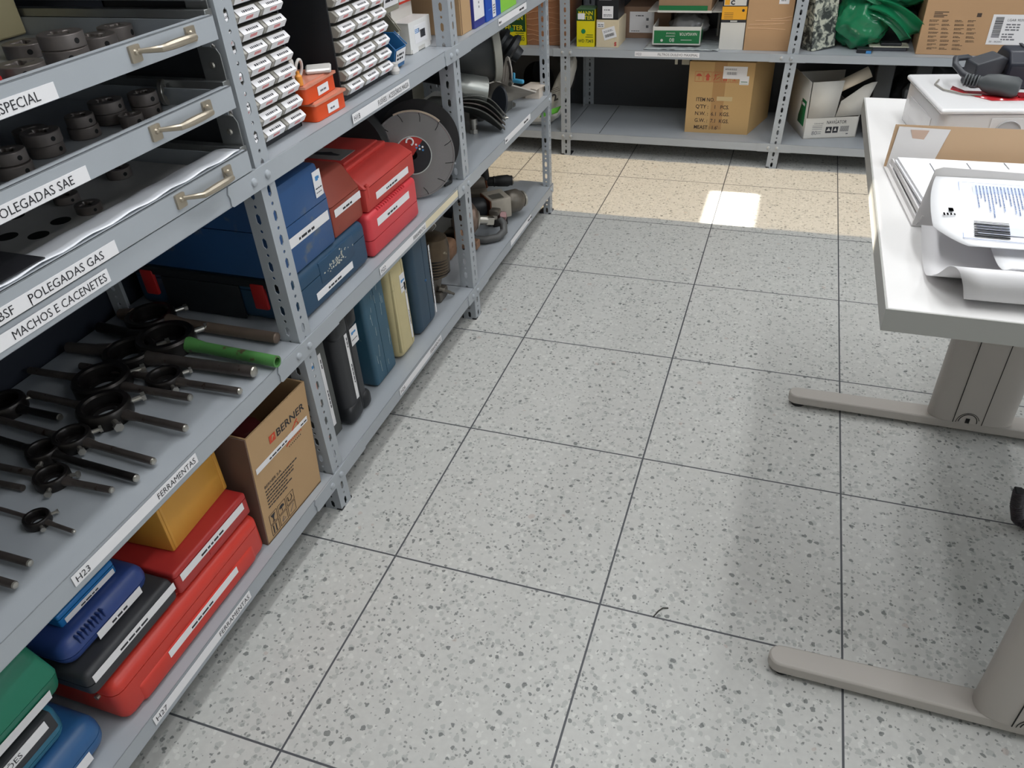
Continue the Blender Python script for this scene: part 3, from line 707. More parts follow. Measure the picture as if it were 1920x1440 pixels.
die_stock(-0.110, -0.40, 0.030, 0.022, -0.249, -0.60, 0.0062, 'die stock cut off by the left edge, nearest of all', 0.0, mh=BRSTEEL)
die_stock(0.232, -0.640, 0.040, 0.028, -0.50, -0.69, 0.0075, 'dark die stock deep at the back left of the shelf', 0.0, mh=DARKST)
b = MB(); b.cyl((-0.419, 0.062, ZM+0.006), (-0.58, 0.055, ZM+0.006), 0.006, n=12); o = b.build('steel_bar', BRSTEEL, loc=(-0.5, 0.06, ZM)); tag(o, 'short loose steel bar between two die stocks, far from the edge', 'bar')
# ------------------------------------------------------------------ middle bay, upper shelf
ZU = 0.9035
CLEARG = mat('grey_translucent_plastic', (150, 146, 138), 0.3, 0, 0.06, 20)
CHAR = mat('charcoal_plastic', (38, 40, 44), 0.5, 0, 0.08, 20)
dw_lib = {}
def drawer_tower(y0, lab, xf, rows, ink_cols):
    cw = 0.0785; W = cw*3+0.006; h = 0.012+rows*0.0307
    t = thing('drawer_tower', lab, 'small parts cabinet', (xf-0.1, y0+W/2, ZU))
    b = MB(); b.box((xf-0.19, y0, ZU), (xf, y0+0.004, ZU+h)); b.box((xf-0.19, y0+W-0.004, ZU), (xf, y0+W, ZU+h))
    b.box((xf-0.19, y0, ZU), (xf, y0+W, ZU+0.010)); b.box((xf-0.19, y0, ZU), (xf-0.186, y0+W, ZU+h)); b.box((xf-0.19, y0, ZU+h-0.003), (xf, y0+W, ZU+h))
    for r in range(rows): b.box((xf-0.185, y0+0.0045, ZU+0.010+r*0.0307), (xf-0.001, y0+W-0.0045, ZU+0.0135+r*0.0307))
    b.build('housing', CHAR, t)
    for r in range(rows):
        for c in range(3):
            ya = y0+0.005+c*cw; za = ZU+0.014+r*0.0307; key = ('drawer', (r+c*2) % 4)
            if key not in dw_lib:
                k = (r+c*2) % 4; w = cw-0.004; lx = xf
                b = MB(); b.prism([(lx-0.12, za), (lx+0.011, za), (lx+0.019, za+0.0115), (lx+0.007, za+0.0232), (lx-0.12, za+0.0232)], ya, ya+w, 'y')
                d = b.build('drawer', CLEARG, t, bevel=0.0012)
                l = MB(); e = 0.0006
                f1 = frame((lx+0.011+e*1.5, ya+0.009, za+0.0008), (0, 1, 0), (0.008, 0, 0.0115)); f2 = frame((lx+0.019+e, ya+0.009, za+0.0115+e), (0, 1, 0), (-0.012, 0, 0.0117))
                l.box((0, 0, 0), (w-0.011, 0.0130, e), 0, f1); l.box((0, 0, 0), (w-0.011, 0.0152, e), 0, f2)
                rr = random.Random(k); xx = 0.022
                for q in range(4): l.box((xx, 0.0045, e), (xx+0.0045, 0.0112, e+0.0002), 2, f1); xx += 0.0055
                xx = 0.016
                while xx < 0.052:
                    q = rr.uniform(0.002, 0.005); l.box((xx, 0.005, e), (xx+q, 0.0095, e+0.0002), 1, f2); xx += q+0.0018
                lb = l.build('label', [WHITE, INK, mat('pale_red_print', (222, 130, 130), 0.6)], d)
                dw_lib[key] = (d.data, lb.data, Vector((xf-0.1, y0+W/2, ZU)), Vector((xf, ya, za)))
            else:
                dm, lm, org, ref = dw_lib[key]
                off = Vector((xf, ya, za))-ref-(Vector((xf-0.1, y0+W/2, ZU))-org)
                d = bpy.data.objects.new('drawer', dm); COL.objects.link(d); d.parent = t; d.location = off
                md = d.modifiers.new('bevel', 'BEVEL'); md.width = 0.0012; md.segments = 2; md.limit_method = 'ANGLE'
                l = bpy.data.objects.new('label', lm); COL.objects.link(l); l.parent = d
    return t
drawer_tower(0.603, 'tall charcoal cabinet of small labelled drawers next to the near post', -0.247, 11, 3)
drawer_tower(1.016, 'tall charcoal cabinet of small labelled drawers right of the orange boxes', -0.243, 11, 3)
ORG = mat('orange_plastic', (226, 80, 30), 0.4, 0, 0.04, 10)
CLR = mat('clear_plastic', (212, 208, 204), 0.15, 0, 0, 10, trans=0.0)
def obox(M, w, d, h, lab):
    t = thing('storage_box', lab, 'storage box', M @ Vector((w/2, d/2, 0)), None)
    b = MB(M); b.rbox((0, 0, 0), (w, d, h), 0.010, 3, 'z'); b.build('tub', ORG, t, bevel=0.001)
    b = MB(M); b.rbox((-0.003, -0.003, h), (w+0.003, d+0.003, h+0.005), 0.010, 3, 'z'); b.rbox((0.006, 0.006, h+0.005), (w-0.006, d-0.006, h+0.007), 0.008, 2, 'z')
    b.build('lid', mat('orange_tinted_lid', (214, 140, 116), 0.2, 0, 0.1, 30), t)
    label(t, M @ frame((w*0.36, -0.0008, h*0.2), (1, 0, 0), (0, 0, 1)), w*0.36, h*0.56, [('s', 0.010, h*0.18, w*0.20, h*0.22, 1, 4)], WHITE)
    return t
Mq = lambda x, y, z, deg: T(x, y, z) @ RZ(PI/2+math.radians(deg))
obox(Mq(-0.222, 0.868, ZU, -1), 0.125, 0.115, 0.034, 'lower of the two stacked orange boxes between the drawer cabinets')
obox(Mq(-0.226, 0.850, ZU+0.0415, 3), 0.135, 0.110, 0.032, 'upper of the two stacked orange boxes between the drawer cabinets')
z = ZU+0.0415+0.039
t = thing('plastic_dispenser', 'clear plastic dispenser with yellow lid on the orange boxes', 'dispenser', (-0.29, 0.868, z))
b = MB(); b.rbox((-0.315, 0.848, z), (-0.265, 0.890, z+0.045), 0.005, 2); b.build('body', CLR, t)
b = MB(); b.rbox((-0.318, 0.842, z+0.0455), (-0.262, 0.882, z+0.056), 0.003, 2); b.build('lid', mat('pale_yellow_plastic', (222, 214, 110), 0.4), t)
t = thing('plastic_ring', 'clear plastic ring handle lying beside the dispenser', 'ring', (-0.27, 0.908, z))
b = MB(); b.tube([(-0.27+0.004*math.sin(a), 0.908+0.012*math.cos(a), z+0.020+0.018*math.sin(a)) for a in [i*PI/8 for i in range(16)]], 0.0032, 8, closed=True); b.build('ring', CLR, t)
b = MB(); b.lathe([(0, 0), (0.0075, 0), (0.0075, 0.018), (0.004, 0.022), (0.004, 0.028), (0, 0.028)], (-0.240, 0.856, z)); o = b.build('glue_bottle', mat('amber_plastic', (232, 150, 60), 0.35), loc=(-0.24, 0.856, z)); tag(o, 'small amber bottle standing before the clear dispenser', 'bottle')
b = MB(); b.rbox((0, 0, 0), (0.055, 0.035, 0.010), 0.003, 1, M=T(-0.27, 0.93, z) @ RZ(0.5) @ RX(0.15)); o = b.build('plastic_blister', CLR, loc=(-0.26, 0.95, z)); tag(o, 'flat clear blister pack at the right end of the upper orange box', 'blister pack')
BINB = mat('blue_bin_plastic', (44, 104, 156), 0.4, 0, 0.05, 10)
BING = mat('grey_beige_bin_plastic', (150, 146, 130), 0.45, 0, 0.05, 10)
def hopper(y0, w, xf, depth, z0, h, m, lab, lw=0.8):
    t = thing('storage_bin', lab, 'storage bin', (xf-depth/2, y0+w/2, z0)); th = 0.003
    b = MB(); b.box((xf-depth, y0, z0), (xf-0.012, y0+w, z0+th))
    for ya in (y0, y0+w-th): b.prism([(xf-depth, z0), (xf-0.012, z0), (xf, z0+h*0.62), (xf-0.03, z0+h), (xf-depth, z0+h)], ya, ya+th, 'y')
    b.box((xf-depth, y0, z0), (xf-depth+th, y0+w, z0+h))
    b.prism([(xf-0.012, z0), (xf, z0+h*0.62), (xf-th, z0+h*0.62), (xf-0.012-th, z0)], y0, y0+w, 'y')
    b.prism([(xf-0.03, z0+h), (xf+0.002, z0+h*0.62), (xf+0.003, z0+h*0.66), (xf-0.03, z0+h+0.004)], y0-0.002, y0+0.001, 'y')
    b.prism([(xf-0.03, z0+h), (xf+0.002, z0+h*0.62), (xf+0.003, z0+h*0.66), (xf-0.03, z0+h+0.004)], y0+w-0.001, y0+w+0.002, 'y')
    b.build('bin_body', m, t, bevel=0.001)
    label(t, frame((xf-0.0095+0.0025, y0+w*(1-lw)/2, z0+h*0.15), (0, 1, 0), (0.012, 0, h*0.62)), w*lw, h*0.44, [('s', w*0.08, h*0.12, w*lw*0.7, h*0.26, 2, 1)], WHITE)
    return t
hopper(1.283, 0.068, -0.232, 0.10, ZU+0.004, 0.078, BINB, 'small blue open storage bin beside the drawer cabinet')
hopper(1.340, 0.100, -0.290, 0.19, ZU, 0.105, BING, 'grey storage bin behind the small blue one')
hopper(1.300, 0.105, -0.255, 0.17, ZU+0.128, 0.10, BING, 'grey storage bin hung above the blue one')
b = MB(); b.box((-0.47, 1.29, ZU), (-0.44, 1.44, 1.24)); b.box((-0.44, 1.29, ZU+0.118), (-0.41, 1.41, ZU+0.128)); o = b.build('bin_holder', CHAR, loc=(-0.45, 1.36, ZU)); tag(o, 'upright charcoal holder behind the grey storage bins', 'bin holder')
b = MB(); b.lathe([(0, 0), (0.011, 0), (0.013, 0.008), (0.009, 0.018), (0.011, 0.026), (0, 0.028)], (-0.233, 1.272, ZU)); o = b.build('glass_knob', CLR, loc=(-0.23, 1.27, ZU)); tag(o, 'small clear knob on the shelf in front of the blue bin', 'knob')
Mw = T(-0.275, 1.462, ZU) @ RZ(PI/2-0.03)
t = thing('white_box', 'white cardboard box with barcode sticker beside the middle post', 'box', Mw @ Vector((0.07, 0.08, 0)))
b = MB(Mw); b.box((0, 0, 0.001), (0.128, 0.16, 0.078)); b.build('box_body', WCARD, t, bevel=0.0012)
b = MB(Mw); b.box((-0.001, -0.0012, 0.012), (0.130, 0.0, 0.0785)); b.box((-0.001, -0.001, 0.0785), (0.130, 0.16, 0.080)); b.box((0.008, -0.0014, 0.0), (0.044, 0, 0.012)); b.box((0.086, -0.0014, 0.0), (0.12, 0, 0.012)); b.build('lid', mat('glossy_white_card', (232, 230, 228), 0.35), t)
label(t, Mw @ frame((0.028, -0.0014, 0.022), (1, 0, 0), (0, 0, 1)), 0.075, 0.045, [('b', 0.035, 0.010, 0.030, 0.020, 1), ('s', 0.004, 0.026, 0.026, 0.012, 3, 3), ('r', 0.027, 0.026, 0.003, 0.010, 1)], WHITE)
b = MB(Mw); b.box((0.004, 0.05, 0.0802), (0.128, 0.155, 0.118)); o = b.build('white_box', WCARD, loc=Mw @ Vector((0.06, 0.1, 0.08))); tag(o, 'plain white box set back on top of the barcode box', 'box')
t = thing('red_case', 'red framed case with clear lid above the white boxes', 'tool case', Mw @ Vector((0.07, 0.09, 0.1182)))
b = MB(Mw); b.rbox((0.012, 0.035, 0.1185), (0.135, 0.15, 0.142), 0.004, 2); b.build('frame_shell', mat('bright_red_plastic', (210, 56, 36), 0.4), t)
b = MB(Mw); b.box((0.03, 0.0342, 0.126), (0.115, 0.035, 0.140)); b.build('window_pane', CLR, t)
b = MB(Mw); b.box((0.131, 0.03, 0.001), (0.145, 0.15, 0.075)); o = b.build('blue_folder', mat('royal_blue_card', (36, 56, 130), 0.5), loc=Mw @ Vector((0.138, 0.09, 0))); tag(o, 'dark blue folder squeezed between white box and post', 'folder')

# ------------------------------------------------------------------ middle bay, middle shelf
def msgn(t, z, y0, y1, x, h=0.017): return hlabel(t, x, y0, y1, z, h)
t = case('tool_case', 'petrol blue case with worn emblem and red side latches, lowest on the middle shelf', BLUEC, (-0.675, 0.662, ZM), (-0.228, 0.995, 0.628), 0.020, 2, 0.590, seg=4)
b = MB(); b.rbox((-0.24, 0.765, 0.565), (-0.2262, 0.925, 0.618), 0.003, 2); b.build('latch_plate', BLUEC, t)
b = MB(); rr = random.Random(11)
for i in range(60):
    u = rr.gauss(0.5, 0.22); y = 0.775+0.135*u; z = 0.577+0.018*rr.random()+0.014*(u > 0.6)*rr.random()
    if 0.77 < y < 0.92: b.rbox((-0.2262, y, z), (-0.2254, y+rr.uniform(0.002, 0.006), z+rr.uniform(0.0015, 0.005)), 0.001, 1)
b.build('worn_emblem', mat('flaked_silver_print', (190, 190, 180), 0.5), t)
msgn(t, 0.538, 0.735, 0.905, -0.2274, 0.018)
for xx in (-0.338, -0.640):
    b = MB(); b.rbox((xx, 0.652, 0.548), (xx+0.036, 0.6625, 0.612), 0.004, 2); b.build('latch', mat('red_latch', (190, 40, 42), 0.45), t)
b = MB(); b.rbox((-0.585, 0.6555, ZM+0.002), (-0.372, 0.6615, 0.600), 0.006, 2); b.build('side_recess_panel', mat('dark_side_plastic', (26, 30, 36), 0.6), t)
b = MB(); b.rbox((-0.655, 0.655, 0.600), (-0.25, 0.6615, 0.6225), 0.003, 1); b.build('side_rim', mat('dark_side_plastic', (26, 30, 36), 0.6), t)
t = case('tool_chest', 'blue steel chest with white sticker on top of the petrol blue case', BLUEST, (-0.66, 0.652, 0.6285), (-0.232, 0.862, 0.828), 0.006, 2, 0.738, seg=2, cat='tool chest',
         deform=lambda v: Vector((v.x, v.y-(max(0, v.z-0.80)*0.9 if v.y > 0.84 else 0), v.z)))
msgn(t, 0.690, 0.668, 0.850, -0.2312, 0.022)
label(t, FX(-0.2314, 0.818, 0.752), 0.032, 0.058, [('r', 0.009, 0.036, 0.010, 0.010, 3), ('r', 0.018, 0.039, 0.006, 0.006, 3), ('s', 0.004, 0.018, 0.024, 0.005, 1, 1), ('s', 0.004, 0.009, 0.024, 0.004, 1, 4)], WHITE)
t = case('tool_case', 'brownish red steel case right of the blue chest', BROWNR, (-0.56, 0.868, 0.6285), (-0.236, 1.012, 0.765), 0.008, 2, 0.705, seg=2,
         deform=lambda v: Vector((v.x-(max(0, v.z-0.735)*1.6 if v.x > -0.3 else 0), v.y, v.z)))
msgn(t, 0.678, 0.882, 1.008, -0.2352, 0.018)
t = case('tool_case', 'pinkish red plastic case on the middle shelf under the stepped red one', REDP, (-0.56, 1.004, ZM), (-0.222, 1.290, 0.628), 0.014, 2, 0.560, seg=4)
msgn(t, 0.586, 1.045, 1.235, -0.2215, 0.020)
b = MB()
for i in range(14): b.rbox((-0.245, 1.06+i*0.012, 0.622), (-0.222, 1.064+i*0.012, 0.6295), 0.002, 1)
b.build('grip_ribs', REDP, t)
t = case('tool_case', 'stepped faded red case with metal nameplate on top of the pinkish one', REDW, (-0.56, 1.020, 0.6295), (-0.228, 1.305, 0.722), 0.008, 2, 0.690, seg=2,
         deform=lambda v: Vector((v.x-(max(0, v.z-0.70)*1.8 if v.x > -0.3 else 0), v.y-(max(0, v.z-0.70)*0.9 if v.y > 1.2 else 0), v.z)))
b = MB(); b.rbox((-0.54, 1.045, 0.721), (-0.285, 1.262, 0.733), 0.004, 2); b.rbox((-0.53, 1.058, 0.732), (-0.298, 1.245, 0.741), 0.004, 2); b.build('raised_panel', REDW, t)
b = MB(); b.box((-0.52, 1.075, 0.741), (-0.315, 1.150, 0.7425)); 
b.prism([(-0.50, 1.098), (-0.34, 1.102), (-0.335, 1.110), (-0.36, 1.118), (-0.37, 1.125), (-0.40, 1.118), (-0.50, 1.116)], 0.7425, 0.7428, 'z', 1); b.build('nameplate', [mat('brushed_nameplate', (170, 168, 166), 0.35, 0.5), INK], t)
msgn(t, 0.648, 1.070, 1.260, -0.2274, 0.018)
for yy in (1.03,):
    b = MB(); b.rbox((-0.236, yy, 0.664), (-0.2265, yy+0.012, 0.700), 0.002, 1); b.build('latch', REDW, t)
# diamond cutting disc leaning upright
nrm = Vector((0.42, -0.86, 0.30)).normalized(); cD = Vector((-0.290, 1.425, 0.6345))
t = thing('cutting_disc', 'large steel cutting disc with red and black hub label beside the red cases', 'cutting disc', (cD.x, cD.y, ZM))
MD = frame(cD, Vector((1, 0, 0))-nrm*nrm.x, nrm.cross(Vector((1, 0, 0)))); MD = Matrix(MD)
uD = Vector((0.86, 0.42, 0)).normalized(); vD = nrm.cross(uD); MD = frame(cD, uD, vD)
b = MB(MD); b.lathe([(0.012, 0.0012), (0.117, 0.0012), (0.118, 0.002), (0.122, 0.002), (0.122, -0.002), (0.012, -0.0015), (0.012, 0.0012)], n=64)
DISCM = mat('satin_disc_steel', (146, 143, 146), 0.27, 0.78, 0.12, 10)
b.build('blade', DISCM, t)
b = MB(MD); b.lathe([(0.012, 0.0018), (0.052, 0.0018)], n=48); 
d = b.build('hub_label', mat('black_label_print', (34, 34, 40), 0.35), t)
b = MB(MD); b.prism([(0, 0)]+[(0.0515*math.cos(a), 0.0515*math.sin(a)) for a in [0.9+i*0.16 for i in range(14)]], 0.0019, 0.0022, 'z'); b.build('red_segment', mat('label_red', (178, 48, 44), 0.4), d)
b = MB(MD); b.lathe([(0.0515, 0.0018), (0.0545, 0.0018)], n=48); b.build('hub_ring', mat('pale_ring', (190, 196, 192), 0.4), d)
b = MB(MD); b.tube([(-0.006+0.010*math.cos(a), 0.038+0.010*math.sin(a), 0.0026) for a in [i*0.35-1.2 for i in range(14)]], 0.0028, 6); b.build('symbol', WHITE, d)
for i in range(3):
    for j in range(2):
        b = MB(MD); b.cyl((0.012+i*0.009, 0.020+j*0.009-i*0.004, 0.0019), (0.012+i*0.009, 0.020+j*0.009-i*0.004, 0.0024), 0.003, n=10); b.build('safety_symbol', WHITE if (i+j) % 2 else INKB, d)
b = MB(MD)
for k in range(12):
    a = k*PI/6+0.2; p = Vector((0.096*math.cos(a), 0.096*math.sin(a), 0.0013)); q = Vector((0.120*math.cos(a+0.07), 0.120*math.sin(a+0.07), 0.0013))
    b.tube([p, (p+q)/2+Vector((0.002, 0, 0)), q], 0.0011, 5)
b.build('cooling_slot', HOLE, t)['kind'] = 'stuff'
b = MB(MD); b.lathe([(0.1205, -0.004), (0.125, -0.005), (0.126, 0.0), (0.125, 0.005), (0.1205, 0.004), (0.122, 0)], n=30, a0=2.45 if False else 0.0, a1=1.15)
g = b.build('edge_guard', mat('cream_rubber_strip', (196, 178, 158), 0.5), t)
b = MB(); b.tube([(-0.235, 1.50, ZM+0.006), (-0.225, 1.53, ZM+0.007), (-0.240, 1.565, ZM+0.010), (-0.275, 1.585, ZM+0.022), (-0.310, 1.580, ZM+0.035)], 0.005, 8); o = b.build('rubber_hose', BLACKR, loc=(-0.24, 1.53, ZM)); tag(o, 'short black rubber hose curled in front of the cutting disc', 'hose')
b = MB(MD); b.lathe([(0.02, -0.03), (0.120, -0.03), (0.122, -0.028), (0.122, -0.024), (0.02, -0.022)], n=48, o=(0.020, 0.035, -0.035)); 
o = b.build('cutting_disc', mat('black_disc', (36, 34, 36), 0.4, 0.3), loc=(-0.33, 1.5, ZM)); tag(o, 'black disc standing behind the large steel cutting disc', 'cutting disc')
b = MB(); b.lathe([(0.05, -0.02), (0.13, -0.03), (0.145, -0.01), (0.145, 0.01), (0.13, 0.03), (0.05, 0.02)], (-0.48, 1.34, ZM+0.147), (0.4, -0.9, 0.1), 40); o = b.build('spare_tyre', BLACKR, loc=(-0.48, 1.34, ZM)); tag(o, 'black rubber wheel in the dark behind the red cases', 'wheel')

# ------------------------------------------------------------------ middle bay, bottom shelf: upright cases
def upright(name, lab, m, y0, y1, xf, z1, r, depth=0.34, seamf=0.5, lean=0.0, seg=4, axes='xyz'):
    fn = (lambda v: Vector((v.x, v.y-(v.z-ZB)*lean, v.z))) if lean else None
    return case(name, lab, m, (xf-depth, y0, ZB), (xf, y1, z1), r, 1, y0+(y1-y0)*seamf, seg=seg, axes=axes, deform=fn)
def vlabel(t, x, y, z0, z1, w=0.014, lean=0.0):
    return label(t, frame((x, y+w, z0), (0, -lean, 1), (0, -1, 0)), z1-z0, w, [('s', (z1-z0)*0.25, w*0.25, (z1-z0)*0.3, w*0.5, 1, 1), ('s', (z1-z0)*0.8, w*0.25, (z1-z0)*0.15, w*0.5, 1, 1)], WHITE)
LOGO = [('r', 0.006, 0.030, 0.008, 0.008, 3), ('r', 0.015, 0.032, 0.012, 0.005, 3), ('s', 0.004, 0.014, 0.026, 0.004, 1, 1)]
t = upright('tool_case', 'dark grey upright case just right of the near post, bottom shelf', GREYC, 0.665, 0.765, -0.262, 0.458, 0.004, 0.30, 0.28, 0.0, 2)
vlabel(t, -0.2615, 0.728, 0.165, 0.385, 0.013)
label(t, FX(-0.2615, 0.690, 0.335), 0.034, 0.050, LOGO, WHITE)
b = MB()
for z, c in ((0.295, 0), (0.255, 1), (0.215, 0), (0.150, 0)): b.box((-0.262, 0.672, z), (-0.2612, 0.700, z+0.032), c)
b.build('pictogram_sticker', [mat('salmon_sticker', (206, 150, 136), 0.6), mat('pale_sticker', (200, 188, 182), 0.6)], t)
b = MB(); b.rbox((-0.262, 0.675, 0.455), (-0.22, 0.69, 0.459), 0.001, 1)
label(t, FX(-0.2611, 0.668, 0.131), 0.016, 0.05, [('r', 0.002, 0.02, 0.012, 0.028, 2)], WHITE)
# black case with moulded corner bumpers
t = upright('tool_case', 'black upright case with thick moulded corners, bottom shelf', BLKC, 0.782, 0.888, -0.243, 0.450, 0.022, 0.34, 0.62, 0.0, 5)
for za, zb in ((ZB, 0.182), (0.385, 0.458)):
    for ya, yb in ((0.776, 0.846), (0.849, 0.895)):
        b = MB(); b.rbox((-0.40, ya, za), (-0.234, yb, zb), 0.020, 4); b.build('corner_bumper', BLACKP, t)
vlabel(t, -0.2425, 0.826, 0.185, 0.385, 0.013)
label(t, FX(-0.2420, 0.853, 0.335), 0.036, 0.050, LOGO, WHITE)
t = upright('tool_case', 'scuffed teal blue upright case between the black and the cream cases', TEAL, 0.955, 1.078, -0.252, 0.452, 0.012, 0.34, 0.5, 0.02)
b = MB(); rr = random.Random(5)
for i in range(16):
    z = rr.uniform(0.16, 0.42); y = rr.uniform(0.97, 1.06)
    b.tube([(-0.2514, y, z), (-0.2514, y+rr.uniform(-0.004, 0.004), z+rr.uniform(0.01, 0.04))], 0.0006, 4)
b.build('scratches', mat('scratch_white', (186, 200, 204), 0.6), t)['kind'] = 'stuff'
t = upright('tool_case', 'cream coloured upright case with rounded top, bottom shelf', CREAMC, 1.098, 1.205, -0.243, 0.440, 0.024, 0.34, 0.72, 0.02, 5)
b = MB(); b.rbox((-0.26, 1.102, 0.15), (-0.2425, 1.112, 0.42), 0.004, 2); b.build('side_rib', CREAMC, t)
vlabel(t, -0.2425, 1.172, 0.165, 0.355, 0.009, 0.02)
label(t, FX(-0.2425, 1.148, 0.330), 0.030, 0.056, LOGO, WHITE)
t = upright('tool_case', 'dark petrol blue upright case, last in the row before the loose machines', PETROL, 1.232, 1.362, -0.243, 0.452, 0.022, 0.34, 0.60, 0.0, 5)
vlabel(t, -0.2425, 1.350, 0.150, 0.385, 0.008)
b = MB(); b.rbox((-0.247, 1.303, 0.285), (-0.2405, 1.313, 0.292), 0.002, 1); b.build('latch', MIDB, t)

# ------------------------------------------------------------------ loose machines
GREASY = mat('greasy_grey_metal', (104, 98, 90), 0.42, 0.5, 0.3, 40, (92, 62, 40), 0.2)
t = thing('pneumatic_pump', 'greasy pump with horizontal grey cylinder above a ribbed bowl, beside the last upright case', 'pump', (-0.3, 1.47, ZB))
b = MB(); b.lathe([(0, 0), (0.020, 0), (0.025, 0.004), (0.025, 0.085), (0.020, 0.09), (0, 0.09)], (-0.35, 1.42, 0.405), (0.75, 0.66, -0.08), 24); b.build('cylinder', GREASY, t)
b = MB(); b.lathe([(0.026, 0), (0.030, 0.002), (0.030, 0.010), (0.026, 0.012)], (-0.35, 1.42, 0.405), (0.75, 0.66, -0.08), 24); b.build('collar', BRIGHT, t)
b = MB(); b.lathe([(0, 0), (0.030, 0.0), (0.056, 0.012), (0.062, 0.03), (0.060, 0.11), (0.052, 0.140), (0.03, 0.152), (0, 0.154)], (-0.312, 1.49, 0.200), (0.05, 0.08, 1), 28); b.build('bowl', mat('oily_brown_metal', (92, 78, 62), 0.28, 0.5, 0.4, 30, (160, 150, 130), 0.1), t)
b = MB()
for k in range(6): b.lathe([(0.059, 0), (0.064, 0.003), (0.059, 0.006)], (-0.312, 1.49, 0.22+k*0.010), (0.05, 0.08, 1), 28)
b.build('cooling_rib', DARKST, t)['kind'] = 'stuff'
b = MB(); b.cyl((-0.30, 1.47, 0.16), (-0.30, 1.475, 0.206), 0.022, 0.03, 18); b.rbox((-0.34, 1.44, ZB), (-0.265, 1.51, 0.165), 0.008, 2); b.build('foot', GREASY, t)
b = MB(); b.lathe([(0, 0), (0.007, 0), (0.009, 0.01), (0.006, 0.014), (0.009, 0.022), (0.006, 0.03), (0.006, 0.055), (0.0045, 0.058), (0.0045, 0.072), (0, 0.072)], (-0.275, 1.45, 0.180), (0.45, 0.62, -0.55), 16); b.build('nozzle', GREASY, t)
b = MB(); b.tube([(-0.27, 1.40, 0.450), (-0.25, 1.415, 0.440), (-0.245, 1.428, 0.415), (-0.262, 1.432, 0.395)], 0.0016, 6); b.build('wire', BRIGHT, t)
b = MB(); b.rbox((-0.50, 1.46, ZB), (-0.42, 1.55, 0.33), 0.02, 3); b.rbox((-0.52, 1.44, 0.32), (-0.40, 1.57, 0.43), 0.02, 3); b.cyl((-0.42, 1.5, 0.42), (-0.42, 1.5, 0.460), 0.012, n=12); o = b.build('rusty_motor', mat('rust_orange_metal', (150, 84, 44), 0.7, 0.2, 0.4, 30), loc=(-0.43, 1.5, ZB)); tag(o, 'rusty orange motor behind the greasy pump', 'motor')

# ------------------------------------------------------------------ far bay, upper shelf boxes
def plain_box(name, lab, m, lo, hi, cat='box', bev=0.001):
    t = thing(name, lab, cat, ((lo[0]+hi[0])/2, (lo[1]+hi[1])/2, lo[2])); b = MB(); b.box(lo, hi); b.build('box_body', m, t, bevel=bev); return t
t = plain_box('cardboard_box', 'brown cardboard box right behind the middle post, upper shelf', CARD, (-0.42, 1.705, ZU), (-0.222, 1.790, 1.16))
b = MB(); b.box((-0.2222, 1.709, ZU+0.002), (-0.2212, 1.713, 1.15)); b.build('tape_seam', CARDIN, t)
t = plain_box('binder_box', 'navy blue box with white paper label on the far upper shelf', mat('indigo_card', (52, 60, 140), 0.5), (-0.42, 1.795, ZU), (-0.215, 1.888, 1.14))
label(t, FX(-0.2145, 1.797, ZU+0.022), 0.085, 0.10, [('s', 0.040, 0.03, 0.006, 0.05, 4, 4)], WHITE)
t = plain_box('blue_box', 'bright blue cardboard box with small white sticker, far upper shelf', mat('bright_blue_card', (24, 78, 178), 0.45), (-0.42, 1.892, ZU), (-0.212, 2.030, 1.12))
label(t, FX(-0.2115, 1.950, ZU+0.004), 0.030, 0.060, [('s', 0.006, 0.01, 0.018, 0.03, 4, 4)], WHITE)
b = MB(); b.box((-0.2122, 1.915, ZU+0.030), (-0.2115, 1.94, ZU+0.033)); b.build('print_line', INKB, t)
plain_box('green_box', 'lime green box at the right end of the upper shelf', mat('lime_green_card', (140, 206, 70), 0.5), (-0.42, 2.035, ZU), (-0.215, 2.20, 1.12))

# ------------------------------------------------------------------ far bay, middle shelf: guards and loose parts
GRAYP = mat('dull_grey_cast', (112, 112, 108), 0.42, 0.35, 0.12, 14)
t = thing('dust_hood', 'black drum shaped hood with pale rim on the far middle shelf', 'dust hood', (-0.42, 2.19, 0.62))
b = MB(); b.lathe([(0, -0.26), (0.075, -0.26), (0.095, -0.20), (0.108, 0.0)], (-0.325, 2.20, 0.755), (0.86, 0.50, 0.05), 40); b.build('drum', mat('matt_black_hood', (40, 42, 42), 0.55), t, solid=0.003)
b = MB(); b.lathe([(0.106, -0.004), (0.113, 0.0), (0.113, 0.024), (0.100, 0.028), (0.094, 0.024), (0.094, 0.0)], (-0.325, 2.20, 0.755), (0.86, 0.50, 0.05), 40); b.build('rim', mat('pale_grey_rim', (170, 168, 158), 0.4), t)
b = MB(); b.rbox((-0.40, 2.13, ZM), (-0.34, 2.19, 0.66), 0.01, 2); b.build('stand', GRAYP, t)
t = thing('spindle_wheel', 'black ribbed pulley hanging over the far end behind the pale rim', 'pulley', (-0.27, 2.38, 0.62))
b = MB(); b.lathe([(0, 0), (0.030, 0.0), (0.052, 0.018), (0.050, 0.03), (0.040, 0.034), (0.042, 0.050), (0.058, 0.060), (0.060, 0.075), (0.030, 0.085), (0.026, 0.11), (0, 0.11)], (-0.345, 2.33, 0.765), (0.70, 0.20, -0.60), 32); b.build('pulley_body', BLACKP, t)
b = MB(); b.cyl((-0.32, 2.34, ZM), (-0.30, 2.345, 0.72), 0.009, n=12); b.cyl((-0.32, 2.34, ZM), (-0.32, 2.34, ZM+0.006), 0.035, n=20); b.build('post_stand', GRAYP, t)
t = thing('grinder_guard', 'curved satin metal guard below the black hood', 'guard', (-0.36, 2.0, ZM))
gx = Vector((0.80, 0.52, -0.28)).normalized()
